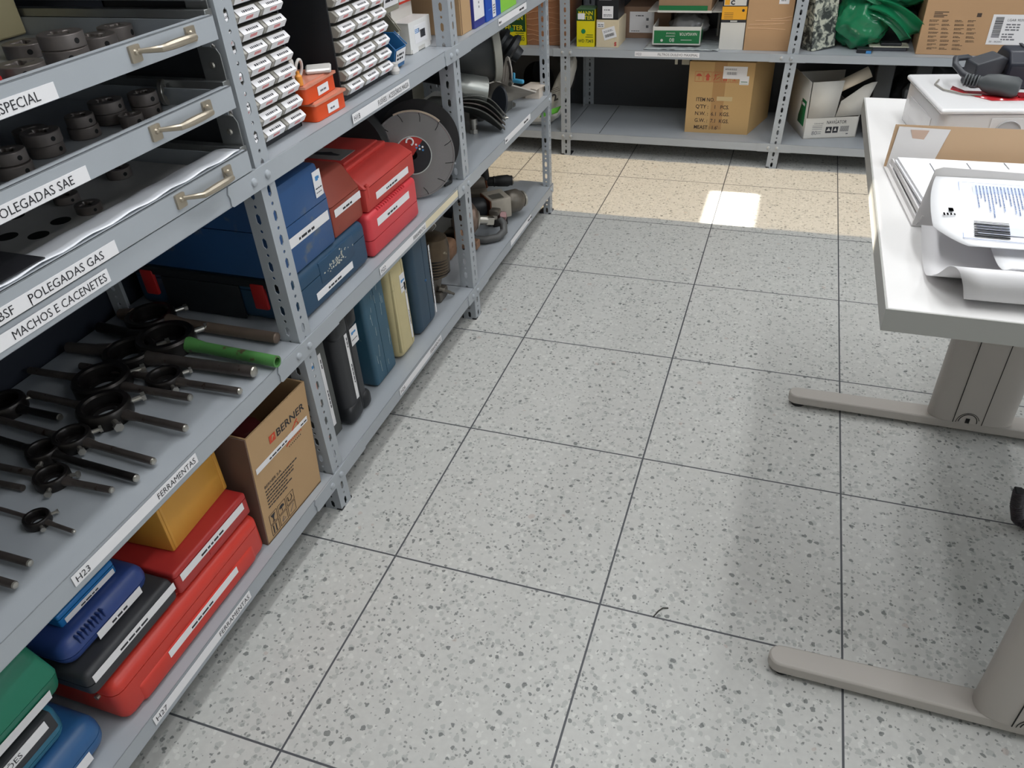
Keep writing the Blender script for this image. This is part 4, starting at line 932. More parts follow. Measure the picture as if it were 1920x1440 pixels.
b = MB(); b.lathe([(0.022, 0.0), (0.040, 0.01), (0.046, 0.05), (0.049, 0.10), (0.050, 0.150), (0.048, 0.152)], (-0.415, 1.965, 0.690), gx, 44); b.build('guard_shell', mat('satin_guard_metal', (168, 170, 166), 0.32, 0.75, 0.05, 10), t, solid=0.002)
b = MB(); b.rbox((-0.47, 1.90, ZM), (-0.39, 1.97, 0.650), 0.012, 3); b.build('mount', GRAYP, t)
DGR = mat('dark_sheet_metal', (92, 92, 88), 0.45, 0.3, 0.12, 20)
t = thing('guard_plate_stack', 'stack of thin grey sheet metal guards sloping down to the shelf', 'guard', (-0.33, 2.03, ZM))
for k in range(4):
    Mk = T(-0.325+0.002*k, 1.975+0.022*k, 0.570+0.007*k) @ RZ(0.52) @ RY(0.42) @ RX(-0.35)
    b = MB(Mk)
    b.grid(lambda u, v, k=k: ((u-0.5)*(0.245-0.018*k), (v-0.5)*(0.145+0.01*k)*(0.35+0.65*math.sin(min(u*1.05+0.25, 1.25)*PI*0.80)), 0.030*math.sin(u*PI)+0.012*math.cos((v-0.5)*PI)), 16, 12)
    b.build('guard_sheet', [DGR, BRSTEEL, DGR, GRAYP][k], t, solid=0.003)
b = MB(); b.rbox((-0.45, 1.84, ZM), (-0.37, 1.93, 0.56), 0.01, 2); b.build('guard_base', GRAYP, t)
t = thing('paddle_disc', 'black oval paddle standing upright on the far middle shelf', 'paddle', (-0.28, 2.10, ZM))
b = MB(); b.lathe([(0, -0.006), (0.034, -0.006), (0.037, 0), (0.034, 0.006), (0, 0.006)], (0, 0, 0), (0, 0, 1), 32, M=T(-0.288, 2.170, ZM+0.062) @ RZ(-0.25) @ RX(PI/2-0.25) @ Matrix.Diagonal((1, 1.62, 1, 1))); b.build('paddle', mat('blue_black_rubber', (34, 38, 46), 0.5), t)
b = MB(); b.cyl((-0.300, 2.16, ZM+0.004), (-0.262, 2.185, ZM+0.004), 0.004, n=8); b.cyl((-0.270, 2.18, ZM+0.003), (-0.270, 2.18, ZM+0.014), 0.004, n=8); b.build('pin', BRIGHT, t)
t = thing('steel_wedge', 'long folded steel wedge pointing towards the aisle', 'wedge', (-0.3, 2.30, ZM))
b = MB(); P = [(-0.395, 2.20, 0.612), (-0.335, 2.27, 0.622), (-0.200, 2.345, 0.5665), (-0.30, 2.195, 0.560), (-0.40, 2.18, 0.565)]
b.add(P+[(p[0], p[1], p[2]-0.002) for p in P], [(0, 1, 2, 3), (0, 3, 4)]); b.build('sheet', mat('bead_blasted_steel', (118, 114, 108), 0.45, 0.4, 0.1, 20), t, solid=0.002)
b = MB(); b.tube([(-0.395, 2.202, 0.614), (-0.335, 2.272, 0.624), (-0.200, 2.347, 0.5675)], 0.0035, 6); b.build('edge', mat('bright_edge', (214, 208, 200), 0.3, 0.4), t)
b = MB(); b.rbox((-0.36, 2.22, ZM), (-0.29, 2.33, 0.565), 0.004, 2); b.build('foot', GRAYP, t)
t = thing('protractor_bracket', 'light metal protractor bracket with a curved slot', 'bracket', (-0.30, 2.39, ZM))
Mp = frame((-0.335, 2.290, 0.618), (0.97, -0.25, 0), (0, 0.12, 1))
PK = mat('pale_cast_aluminium', (200, 192, 184), 0.4, 0.3, 0.08, 20)
b = MB(Mp); out = [(0, 0.0), (0.018, 0.012), (0.030, 0.055), (0.040, 0.088), (0.047, 0.093), (0.055, 0.088), (0.066, 0.055), (0.072, 0.0), (0.05, -0.012)]
b.prism(out, 0, 0.006, 'z'); b.build('bracket_plate', PK, t, bevel=0.001)
b = MB(Mp); b.tube([(0.052, 0.078, 0.0065), (0.060, 0.056, 0.0065), (0.063, 0.034, 0.0065), (0.063, 0.014, 0.0065)], 0.0042, 8); b.build('curved_slot', mat('slot_dark', (44, 36, 34), 0.6), t)
b = MB(Mp)
for x in (0.030, 0.042): b.tube([(x, 0.004, 0.008), (x+0.006, 0.06, 0.008)], 0.0016, 6)
b.build('rib', PK, t)
b = MB(Mp); b.cyl((0.066, 0.002, 0), (0.074, 0.0, 0.026), 0.008, n=12); b.build('clamp_bolt', BRIGHT, t)
b = MB(Mp); b.rbox((0.078, 0.004, 0.008), (0.128, 0.020, 0.020), 0.006, 3); b.rbox((0.078, 0.012, 0.010), (0.088, 0.04, 0.018), 0.003, 2); b.build('lever', mat('light_blue_plastic', (74, 158, 196), 0.45), t)
b = MB(Mp); b.rbox((0.022, -0.1055, -0.045), (0.040, -0.004, -0.020), 0.004, 2); b.build('base_block', GRAYP, t)
b = MB(); b.prism([(-0.300, 2.44), (-0.262, 2.40), (-0.250, 2.435), (-0.225, 2.425), (-0.208, 2.49), (-0.215, 2.53), (-0.28, 2.53)], ZM+0.040, ZM+0.043, 'z'); b.box((-0.28, 2.45, ZM), (-0.22, 2.52, ZM+0.040))
o = b.build('cardboard_tray', mat('pale_board', (208, 196, 184), 0.6), loc=(-0.25, 2.48, ZM)); tag(o, 'pale cut board piece at the far end of the middle shelf', 'board')
b = MB(); b.cyl((-0.330, 2.005, ZM), (-0.330, 2.005, ZM+0.014), 0.015, n=6); b.cyl((-0.330, 2.005, ZM+0.014), (-0.330, 2.005, ZM+0.040), 0.010, n=16); b.cyl((-0.330, 2.005, ZM+0.03), (-0.330, 2.005, ZM+0.052), 0.014, n=16)
o = b.build('steel_fitting', BRIGHT, loc=(-0.33, 2.0, ZM)); tag(o, 'small shiny steel fitting in front of the grey guards', 'fitting')

# ------------------------------------------------------------------ far bay, bottom shelf: grinders
t = thing('angle_grinder', 'square faced dirty grinder with round head pointing to the aisle end', 'grinder', (-0.28, 2.12, ZB))
Mg = frame((-0.335, 2.02, 0.1285), (0.70, 0.71, 0), (0, 0, 1)); Mg = T(-0.315, 2.055, ZB) @ RZ(0.75)
b = MB(Mg); b.rbox((0, -0.03, 0.035), (0.085, 0.075, 0.115), 0.005, 2); b.build('gear_housing', mat('scuffed_alloy', (176, 168, 156), 0.5, 0.3, 0.15, 30), t)
b = MB(Mg); b.box((-0.004, -0.029, 0.037), (0.0, 0.074, 0.113)); b.build('rust_edge', RUST, t)
b = MB(Mg); b.lathe([(0, 0), (0.038, 0.0), (0.045, 0.010), (0.045, 0.055), (0.036, 0.070), (0.028, 0.072), (0.028, 0.080), (0, 0.08)], (0.085, 0.03, 0.070), (1, 0.25, -0.1), 26); b.build('round_head', GREASY, t)
b = MB(Mg); b.lathe([(0.020, 0.078), (0.032, 0.080), (0.032, 0.088), (0.012, 0.090), (0.010, 0.105), (0, 0.105)], (0.085, 0.03, 0.070), (1, 0.25, -0.1), 22); b.build('clamp_ring', BRIGHT, t)
b = MB(Mg); b.lathe([(0, 0), (0.034, 0), (0.038, 0.02), (0.036, 0.14), (0.028, 0.17), (0, 0.175)], (0.0, 0.03, 0.072), (-1, 0.25, 0.05), 22); b.build('motor_body', BLACKP, t)
b = MB(Mg); b.box((0.01, -0.02, 0.1152), (0.06, 0.03, 0.1158)); b.build('rating_plate', BRIGHT, t)
b = MB(Mg); b.rbox((-0.14, -0.01, 0), (-0.08, 0.07, 0.04), 0.008, 2); b.rbox((0.01, -0.02, 0), (0.07, 0.06, 0.036), 0.004, 2); b.build('resting_block', DARKST, t)
t = thing('drill_machine', 'long dark drilling machine with upright handle and ribbed grip', 'drill', (-0.40, 2.30, ZB))
b = MB(); b.rbox((-0.52, 2.16, 0.150), (-0.385, 2.235, 0.215), 0.010, 3, M=None); b.lathe([(0, 0), (0.030, 0.0), (0.036, 0.02), (0.036, 0.15), (0.026, 0.17), (0, 0.17)], (-0.56, 2.20, 0.205), (0.86, 0.28, 0.12), 22); b.build('body', mat('warm_grey_cast', (112, 104, 94), 0.5, 0.3, 0.2, 20), t)
b = MB(); b.cyl((-0.398, 2.255, 0.215), (-0.418, 2.27, 0.360), 0.017, 0.020, 18); b.build('upright_handle', BLACKR, t)
b = MB(); b.lathe([(0, 0), (0.017, 0), (0.019, 0.01), (0.019, 0.03), (0.022, 0.034), (0.020, 0.04), (0.022, 0.05), (0.024, 0.09), (0.020, 0.10), (0.020, 0.11), (0, 0.11)], (-0.400, 2.255, 0.228), (0.92, 0.38, -0.02), 22); b.build('ribbed_grip', BLACKR, t)
b = MB(); b.lathe([(0.010, 0), (0.015, 0.001), (0.015, 0.006), (0.010, 0.006)], (-0.300, 2.297, 0.2255), (0.92, 0.38, -0.02), 18); b.build('end_ring', BRASSG, t)
b = MB(); b.rbox((-0.425, 2.235, 0.205), (-0.388, 2.262, 0.240), 0.006, 2); b.build('joint', RUST, t)
b = MB(); b.rbox((-0.50, 2.16, ZB), (-0.40, 2.24, 0.152), 0.01, 2); b.build('foot', DARKST, t)
t = thing('air_grinder', 'round greasy turbine grinder with hose loop nearest the middle post', 'grinder', (-0.30, 1.93, ZB))
ag = Vector((0.78, 0.56, -0.20)); ao = Vector((-0.375, 1.865, 0.235))
b = MB(); b.lathe([(0, 0), (0.046, 0.0), (0.060, 0.012), (0.064, 0.030), (0.062, 0.060), (0.046, 0.074), (0.030, 0.078), (0.030, 0.086), (0.022, 0.088)], ao, ag, 32); b.build('turbine_housing', mat('dirty_turbine', (128, 108, 96), 0.4, 0.5, 0.3, 30, (76, 54, 44), 0.25), t)
b = MB(); b.lathe([(0.034, 0.076), (0.037, 0.080), (0.034, 0.086)], ao, ag, 24); b.cyl(ao+ag*0.084, ao+ag*0.125, 0.017, n=20); b.cyl(ao+ag*0.122, ao+ag*0.150, 0.019, n=4); b.build('spindle', BRIGHT, t)
b = MB(); b.rbox((-0.275, 1.945, 0.222), (-0.235, 1.985, 0.244), 0.008, 2); b.build('spindle_guard', GREASY, t)
b = MB(); b.lathe([(0, 0), (0.017, 0), (0.021, 0.012), (0.021, 0.024), (0.012, 0.030), (0, 0.03)], (-0.252, 1.992, 0.205), (0.75, 0.50, -0.25), 6); b.build('hose_nut', mat('purple_stained_steel', (128, 98, 98), 0.4, 0.5), t)
b = MB(); b.tube([(-0.350, 1.90, 0.165), (-0.315, 1.895, 0.146), (-0.275, 1.905, 0.143), (-0.238, 1.935, 0.144), (-0.225, 1.968, 0.155), (-0.232, 1.985, 0.178), (-0.248, 1.985, 0.200)], 0.0150, 14); b.build('hose_loop', mat('grey_rubber_hose', (84, 84, 84), 0.5), t)
b = MB(); b.rbox((-0.42, 1.83, ZB), (-0.35, 1.90, 0.19), 0.010, 2); b.build('rest_block', DARKST, t)
b = MB(); b.rbox((-0.44, 1.72, ZB), (-0.345, 1.80, 0.20), 0.02, 3); b.rbox((-0.36, 1.80, 0.150), (-0.335, 1.845, 0.22), 0.008, 2); b.rbox((-0.345, 1.825, 0.137), (-0.282, 1.862, 0.168), 0.003, 1, M=T(0, 0, 0)); o = b.build('square_drive', mat('rusty_gearbox', (150, 116, 92), 0.55, 0.3, 0.3, 30, (90, 66, 50), 0.3), loc=(-0.37, 1.75, ZB)); tag(o, 'brownish square drive stub half hidden behind the middle post', 'gearbox')
print('LEFT OK')

# ------------------------------------------------------------------ far shelving along the back
YF = 3.25; YB = 3.75
brk = thing('slotted_shelving', 'grey slotted steel shelving at the far end of the room with cartons', 'shelving', (0.7, 3.5, 0))
XS = [(-1.33, None), (-0.357, None), (0.672, T(0.672, 3.25, 0) @ RY(math.radians(2.2)) @ T(-0.672, -3.25, 0)), (1.70, None)]
for x, M in XS:
    post(brk, x, YF, 1, 1, 1.9, M); post(brk, x, YB, 1, -1, 1.9, M)
LB = {'b': (0.080, 0.118), 'u': (0.487, 0.522), 't': (0.98, 1.015)}
bay = [(-1.33, -0.331), (-0.329, 0.699), (0.701, 1.75)]
for lv, (z0, z1) in LB.items():
    sh = []
    for x0, x1 in bay:
        b = MB(); th = 0.0018; yf = YF-0.003
        b.box((x0, yf, z1-th), (x1, YB, z1)); b.box((x0, yf, z0), (x1, yf+th, z1)); b.box((x0, yf, z0), (x1, yf+0.018, z0+th))
        b.box((x0, YB-th, z0), (x1, YB, z1)); b.box((x0, yf, z0), (x0+th, YB, z1)); b.box((x1-th, yf, z0), (x1, YB, z1))
        sh.append(b.build('shelf', STEEL, brk, bevel=0.0008))
    for xa, xb, s_, sg in ((-0.395, -0.30, sh[1], 1), (0.775, 0.62, sh[1], -1)):
        b = MB(); b.prism([(xa, z1), (xa+0.003*sg, z1-0.015), (xa, z0), (xb, z0), (xb, z1)], YF-0.0062, YF-0.0032, 'y'); b.build('lap_plate', STEEL, s_)
    for xx in (-0.345, -0.305, 0.672, 0.712): bolt(brk, (xx, YF-0.0062, (z0+z1)/2), (0, -1, 0))
b = MB(); b.box((-0.30, YF+0.05, 0.1182), (-0.297, YB-0.03, 0.1186), M=None); 
b2 = MB(T(-0.16, 3.5, 0.1184) @ RZ(0.0)); b2.box((-0.0015, -0.24, 0), (0.0015, 0.24, 0.0004)); b2.build('shelf_joint', HOLE, sh[1])
b = MB(); b.box((-1.33, YB+0.004, 0.05), (1.75, YB+0.01, 1.9)); b.build('back_panel', mat('dark_grey_back_sheet', (64, 66, 70), 0.6), brk)
label(brk, FY(0.008, YF-0.0038, 0.497), 0.300, 0.021, [('t', 'H22', 0.006, 0.005, 0.011, 4, 'l', None), ('t', 'FILTROS DULEVO MAXIMAL', 0.294, 0.005, 0.011, 1, 'r', 0.185)], WHITE, 'shelf_label')
for x, w in ((0.170, 0.014), (0.204, 0.038)):
    b = MB(); b.rbox((x, 3.45, 0.415), (x+w, 3.456, 0.486), 0.002, 1); o = b.build('paper_tag', mat('off_white_tag', (206, 204, 190), 0.6), loc=(x, 3.45, 0.486))
    tag(o, ('narrow' if w < 0.02 else 'wide')+' off-white tag hanging under the far upper shelf left of the big carton', 'tag')
ZL = 0.1182; ZH = 0.5222
# big printed carton on the lower shelf
t = thing('cardboard_carton', 'large brown carton printed with quantity and weight lines, lower far shelf', 'carton', (0.40, 3.5, ZL))
Mc = T(0.255, 3.357, ZL) @ RZ(math.radians(0.5))
b = MB(Mc); b.prism([(0, 0), (0.304, 0), (0.385, 0.30), (0.085, 0.30)], 0, 0.336, 'z'); b.build('carton_body', mat('kraft_cardboard', (196, 160, 108), 0.75, 0, 0.05, 8), t)
Pc = Mc @ frame((0, -0.0004, 0), (1, 0, 0), (0, 0, 1))
BRI = mat('brown_stencil_ink', (72, 58, 50), 0.7); RDI = mat('red_stencil_ink', (196, 84, 62), 0.7)
b = MB(Pc)
for i, s_ in enumerate(('ITEM NO.', "Q'TY :    1   PCS.", 'N.W. :  6.1  KGS.', 'G.W. :  7.1  KGS.', 'MEAST : 1.6\'')):
    b.text(s_, 0.0175, 0, T(0.045, 0.153-i*0.0335, 0.0004), 'l', 0.015, [0.088, 0.16, 0.165, 0.165, 0.115][i])
b.build('stencil_text', BRI, t)
b = MB(Pc)
def fr2(x, y, w, h, k=0.0011):
    b.box((x, y, 0), (x+w, y+k, 0.0004)); b.box((x, y+h-k, 0), (x+w, y+h, 0.0004)); b.box((x, y, 0), (x+k, y+h, 0.0004)); b.box((x+w-k, y, 0), (x+w, y+h, 0.0004))
for i in range(5): fr2(0.030+i*0.0415, 0.245, 0.037, 0.046)
b.prism([(0.035, 0.270)]+[(0.0485+0.013*math.cos(a), 0.270+0.012*math.sin(a)) for a in [PI-0.45*i for i in range(1, 7)]]+[(0.062, 0.270)], 0, 0.0005, 'z'); b.box((0.048, 0.253, 0), (0.0495, 0.27, 0.0005))
b.prism([(0.0830, 0.251), (0.0970, 0.251), (0.0970, 0.268), (0.1030, 0.268), (0.090, 0.285), (0.077, 0.268), (0.0830, 0.268)], 0, 0.0005, 'z')
b.tube([(0.118, 0.252, 0.0003), (0.128, 0.268, 0.0003), (0.124, 0.282, 0.0003)], 0.0022, 4); b.tube([(0.118, 0.272, 0.0003), (0.145, 0.283, 0.0003)], 0.0016, 4); b.tube([(0.130, 0.256, 0.0003), (0.146, 0.268, 0.0003)], 0.0018, 4)
for k in range(2): b.box((0.164+k*0.010, 0.25, 0), (0.170+k*0.010, 0.27, 0.0005))
b.box((0.205, 0.252, 0), (0.226, 0.2545, 0.0005)); b.box((0.214, 0.2545, 0), (0.2165, 0.266, 0.0005))
b.v = [tuple(Vector(p)+Vector((0, -0.0003, 0))) for p in b.v]; b.build('stencil_symbols', RDI, t)
b = MB(Pc); b.box((0.118, 0.02, -0.0002), (0.176, 0.335, 0.0001)); b.build('packing_tape', mat('brown_tape', (176, 134, 84), 0.3), t)
label(t, Pc @ T(0.160, 0.262, 0.0006), 0.110, 0.056, [('b', 0.018, 0.018, 0.045, 0.013, 4), ('s', 0.008, 0.040, 0.06, 0.008, 2, 4)], WHITE)
label(t, Pc @ T(0.240, 0.236, 0.0008), 0.042, 0.040, [('r', 0.006, 0.012, 0.03, 0.003, 5), ('r', 0.004, 0.004, 0.035, 0.001, 5)], WHITE, inks=[GREENP])
b = MB(Pc); b.box((0.142, 0.158, 0.0001), (0.215, 0.178, 0.0003)); b.build('clear_tape_patch', mat('pale_tape', (206, 182, 136), 0.25), t)
# white paper carton, open with flaps
t = thing('paper_carton', 'open white copy paper carton with green side label and raised flaps', 'carton', (0.95, 3.45, ZL))
Mn = T(0.823, 3.343, ZL) @ RZ(math.radians(17))
w, d, h = 0.245, 0.29, 0.098
b = MB(Mn); b.box((0, 0, 0), (w, d, 0.004)); b.box((0, 0, 0), (w, 0.004, h)); b.box((0, d-0.004, 0), (w, d, h+0.14)); b.box((w-0.004, 0, 0), (w, d, h+0.02))
b.build('carton_body', WCARD, t)
b = MB(Mn); b.add([(0, 0, 0), (0, d, 0.0), (-0.004, d, 0.262), (-0.002, 0.0, 0.262), (0.0, 0.0, h)], [(0, 1, 2, 3, 4)]); b.build('left_wall', WCARD, t, solid=0.003)
b = MB(Mn); b.add([(0.003, -0.001, h+0.001), (0.128, -0.001, h+0.004), (0.140, -0.010, 0.268), (0.0, -0.006, 0.264)], [(0, 1, 2, 3)]); b.build('tall_flap', WCARD, t, solid=0.003)
b = MB(Mn); b.add([(0.131, -0.002, h+0.004), (w, -0.002, h+0.008), (w+0.035, -0.03, 0.262), (w+0.012, -0.026, 0.258), (w-0.02, -0.024, 0.245), (w-0.06, -0.015, 0.210), (0.142, -0.008, 0.175)], [(0, 1, 2, 3, 4, 5, 6)]); b.build('torn_flap', WCARD, t, solid=0.003)
b = MB(Mn @ T(0.165, 0.035, 0.235) @ RY(math.radians(62)) @ RX(0.10)); b.lathe([(0.032, -0.06), (0.032, 0.11)], n=24, a0=0.0, a1=4.2); b.build('rolled_flap', mat('ivory_board', (222, 208, 188), 0.5), t, solid=0.003)
Pn = Mn @ frame((0, -0.0004, 0), (1, 0, 0), (0, 0, 1))
b = MB(Pn); b.text('NAVIGATOR', 0.015, 0, T(0.098, 0.068, 0), 'l', 0.01, 0.092); b.text('Universal', 0.008, 1, T(0.040, 0.068, 0), 'l', 0.0, 0.045); b.text('80', 0.019, 1, T(0.034, 0.018, 0), 'l', 0.0)
b.box((0.098, 0.025, 0), (0.126, 0.054, 0.0004), 0); b.box((0.131, 0.025, 0), (0.156, 0.054, 0.0004), 0)
b.prism([(0.102, 0.034), (0.112, 0.050), (0.122, 0.034)], 0.0004, 0.0006, 'z', 2); b.prism([(0.136, 0.034), (0.143, 0.050), (0.150, 0.034)], 0.0004, 0.0006, 'z', 2)
b.prism([(0.136, 0.088), (0.141, 0.092), (0.139, 0.086)], 0, 0.0004, 'z', 1)
xx = 0.166
while xx < 0.206: b.box((xx, 0.030, 0), (xx+0.0016, 0.056, 0.0004), 1); xx += 0.0034
for k in range(3): b.box((0.034, 0.060-k*0.008, 0), (0.080, 0.0615-k*0.008, 0.0004), 1)
for k in range(2): b.box((0.060, 0.022+k*0.009, 0), (0.078, 0.024+k*0.009, 0.0004), 1)
b.box((0.196, 0.016, 0), (0.206, 0.021, 0.0004), 1)
b.build('print', [INK, INKG, WCARD], t)
b = MB(Mn); f = lambda u, v: (-0.0045-0.0535*v*0.62-0.002, 0.035+0.10*u, 0.010+0.27*0.62*v)
b.add([(-0.0025, 0.025, 0.012), (-0.0025, 0.125, 0.012), (-0.0045, 0.125, 0.168), (-0.0045, 0.025, 0.168)], [(0, 1, 2, 3)]); g = b.build('green_label', GREENP, t, solid=0.0008)
b = MB(Mn); b.add([(-0.0055, 0.040, 0.142), (-0.0055, 0.10, 0.142), (-0.0058, 0.10, 0.154), (-0.0058, 0.04, 0.154)], [(0, 1, 2, 3)]); b.build('label_text', WHITE, g, solid=0.0004)
# sacks, left bay lower shelf
def blobmesh(c, r, amp, fr_, seed, sub=5, squash=None, fold=0.0):
    bb = bmesh.new(); bmesh.ops.create_icosphere(bb, subdivisions=sub, radius=1)
    for v in bb.verts:
        p = v.co.copy(); q = p*fr_+Vector((seed*3.7, seed*1.3, seed*2.1))
        n = noise.fractal(q, 1.0, 2.1, 4); rdg = 1-abs(noise.noise(q*1.7))*2
        k = 1+amp*n+fold*rdg
        v.co = Vector((c[0]+p.x*r[0]*k, c[1]+p.y*r[1]*k, c[2]+p.z*r[2]*k))
        if squash is not None and v.co.z < squash: v.co.z = squash+0.001
    return bb
bb = blobmesh((-0.55, 3.40, 0.19), (0.15, 0.11, 0.085), 0.10, 1.6, 3, 5, ZL, 0.05)
t = thing('plastic_sack', 'white plastic sack with green print lying on the lower far shelf', 'sack', (-0.52, 3.47, ZL))
b = MB(); b.bm(bb); bb.free(); sm = mat('white_sack_plastic', (204, 202, 196), 0.35, 0, 0.04, 6); b.build('sack_body', sm, t, angle=80)
Msk = T(-0.42, 3.36, 0.30) @ RY(0.62)
b = MB(); b.bm(blobmesh((-0.395, 3.40, 0.285), (0.045, 0.10, 0.165), 0.06, 1.8, 6, 4, None, 0.03)); 
t2 = thing('plastic_sack', 'grey white sack with black and green print leaning behind the left post', 'sack', (-0.395, 3.40, ZL)); b.v = [(p[0]+(p[2]-0.3)*0.42, p[1], max(p[2], ZL+0.001)) for p in b.v]; b.build('sack_body', sm, t2, angle=80)
b = MB(); b.grid(lambda u, v: (-0.485+0.10*u+0.02*v, 3.284-0.012*math.sin(PI*u), 0.175+0.035*v+0.03*u), 8, 3); b.build('green_print', mat('lime_print', (96, 186, 60), 0.5), t2, solid=0.001)
b = MB(frame((-0.405, 3.286, 0.262), (0.93, 0, 0.38), (-0.38, 0, 0.93))); b.text('2', 0.032, 0, T(0, 0, 0), 'l', 0.05)
for k in range(3): b.box((-0.02, 0.038+k*0.008, 0), (0.05, 0.040+k*0.008, 0.0005))
b.build('black_print', INK, t2)
b = MB(); b.lathe([(0.09, -0.06), (0.155, -0.07), (0.170, -0.05), (0.175, 0), (0.170, 0.05), (0.155, 0.07), (0.09, 0.06)], (-0.56, 3.61, ZL+0.178), (0.12, 1, 0), 44); o = b.build('worn_tyre', mat('dusty_tyre_rubber', (62, 60, 58), 0.7, 0, 0.15, 20), loc=(-0.62, 3.62, ZL)); tag(o, 'dark tyre standing behind the white sack', 'tyre')
# upper far shelf, left to right
t = plain_box('filter_box', 'green and yellow filter box left of the brown taped carton', YELLOW, (-0.665, 3.30, ZH), (-0.548, 3.42, 0.690))
def mann(t, x, y, z, w, h, code, fb):
    P = frame((x, y-0.0004, z), (1, 0, 0), (0, 0, 1)); b = MB(P)
    b.box((0, h*fb, 0), (w, h, 0.0005), 0); b.build('green_band', DGREEN, t)
    k = (1-fb)
    b = MB(P); b.text('MANN', w*0.19, 0, T(w*0.5, h*(fb+k*0.50)+0.001, 0.0006), 'c', 0.015, w*0.92); b.text('FILTER', w*0.19, 0, T(w*0.5, h*fb+w*0.06, 0.0006), 'c', 0.015, w*0.92); b.build('brand_text', YELLOW, t)
    b = MB(P); b.text(code, w*0.16, 0, T(w*0.94, h*0.12, 0.0004), 'r', 0.012, w*0.85)
    b.box((w*0.5, h*0.26, 0), (w*0.92, h*0.275, 0.0006)); b.box((w*0.55, h*0.32, 0), (w*0.92, h*0.335, 0.0006)); b.build('code_text', DGREEN, t)
    b = MB(P); b.cyl((w*0.38, h*0.42, 0), (w*0.38, h*0.42, 0.0008), h*0.065, n=20, M=Matrix.Identity(4)); b.build('emblem', mat('emblem_green', (28, 130, 80), 0.5), t)
mann(t, -0.665, 3.30, ZH, 0.117, 0.168, '950', 0.37)
label(t, FY(-0.61, 3.2985, 0.665), 0.045, 0.014, [('s', 0.004, 0.004, 0.036, 0.006, 1, 4)], WHITE)
t = thing('taped_carton', 'brown carton wrapped in creased packing tape behind the end post', 'carton', (-0.44, 3.45, ZH))
b = MB(); b.rbox((-0.545, 3.305, ZH), (-0.345, 3.62, 0.90), 0.004, 2); TAPE = mat('creased_brown_tape', (170, 118, 84), 0.3, 0, 0.12, 6, bump=0.6, stretch=(2, 1, 14)); b.build('carton_body', TAPE, t)
b = MB(); rr = random.Random(8)
for k in range(9):
    z = ZH+0.02+k*0.026; pts = [(-0.543+0.032*i, 3.3035, z+0.006*math.sin(i*1.3+k)+rr.uniform(-0.003, 0.003)) for i in range(7)]; b.tube(pts, 0.0013, 5)
b.build('tape_crease', mat('shiny_tape_crease', (206, 160, 124), 0.25), t)['kind'] = 'stuff'
t = thing('filter_box', 'yellow and green filter box marked WD 724/3 right of the left post', 'box', (-0.24, 3.34, ZH))
b = MB(); b.box((-0.288, 3.295, ZH), (-0.200, 3.385, 0.688)); b.build('box_body', YELLOW, t, bevel=0.001)
b = MB(); b.box((-0.289, 3.294, 0.688), (-0.199, 3.386, 0.6895)); b.build('top_panel', mat('grey_green_panel', (84, 112, 84), 0.5), t)
mann(t, -0.288, 3.295, ZH, 0.088, 0.166, 'WD 724/3', 0.70)
label(t, FY(-0.282, 3.2940, 0.645), 0.034, 0.026, [], WHITE)
t = plain_box('filter_box', 'beige worn box with crooked barcode sticker next to the yellow filter box', mat('worn_beige_card', (214, 198, 168), 0.65, 0, 0.08, 30), (-0.191, 3.295, ZH), (-0.082, 3.46, 0.643))
label(t, frame((-0.150, 3.2945, 0.553), (0.95, 0, 0.28), (-0.28, 0, 0.95)), 0.062, 0.050, [('b', 0.008, 0.010, 0.045, 0.013, 1), ('s', 0.006, 0.032, 0.045, 0.010, 2, 4)], WHITE)
label(t, FY(-0.187, 3.2940, 0.610), 0.034, 0.024, [('s', 0.004, 0.004, 0.026, 0.015, 2, 4)], WHITE)
b = MB(FY(-0.103, 3.2944, 0.530)); b.text('S', 0.016, 0, Matrix.Identity(4), 'l', 0.06); b.build('letter', INKR, t)
t = plain_box('filter_box', 'black box with white stickers standing on the beige box', mat('black_card', (36, 37, 40), 0.4), (-0.189, 3.30, 0.6435), (-0.088, 3.44, 0.80))
label(t, FY(-0.164, 3.2990, 0.650), 0.052, 0.052, [('s', 0.006, 0.008, 0.04, 0.012, 2, 4), ('s', 0.008, 0.034, 0.032, 0.008, 1, 4)], WHITE)
label(t, FY(-0.180, 3.2988, 0.728), 0.060, 0.030, [('s', 0.004, 0.006, 0.04, 0.012, 2, 3)], WHITE)
t = plain_box('label_box', 'flat brown box with a square white label deep on the far shelf', mat('dull_brown_card', (140, 112, 92), 0.75), (-0.10, 3.50, ZH), (0.13, 3.70, 0.665))
label(t, FY(-0.072, 3.4994, 0.548), 0.120, 0.095, [('s', 0.03, 0.075, 0.05, 0.008, 1, 1), ('s', 0.010, 0.006, 0.04, 0.006, 1, 1), ('r', 0.082, 0.022, 0.012, 0.012, 4), ('r', 0.082, 0.055, 0.012, 0.012, 4)], WHITE)
def navlid(t, P, w, h):
    b = MB(P); b.box((0.007, 0.008, 0), (w-0.005, h*0.80, 0.0005)); b.build('green_band', GREENP, t)
    b = MB(P @ T(w, h*0.84, 0.0006) @ RZ(PI)); b.text('NAVIGATOR', 0.013, 0, T(0.018, 0.012, 0), 'l', 0.01, 0.080); b.text('80', 0.017, 0, T(0.120, 0.036, 0), 'l'); b.text('Universal', 0.008, 0, T(0.118, 0.012, 0), 'l', 0, 0.04)
    b.box((0.04, 0.043, 0), (0.09, 0.045, 0.0004)); b.box((0.118, 0.026, 0), (0.16, 0.028, 0.0004)); b.cyl((0.178, 0.046, 0), (0.178, 0.046, 0.0006), 0.006, n=14)
    b.build('print', WCARD, t)
t = thing('carton_lid', 'upside down white and green paper carton lid holding a plastic bag', 'carton lid', (0.20, 3.4, ZH+0.014))
Ml = T(0.078, 3.300, ZH+0.014) @ RZ(math.radians(2.5))
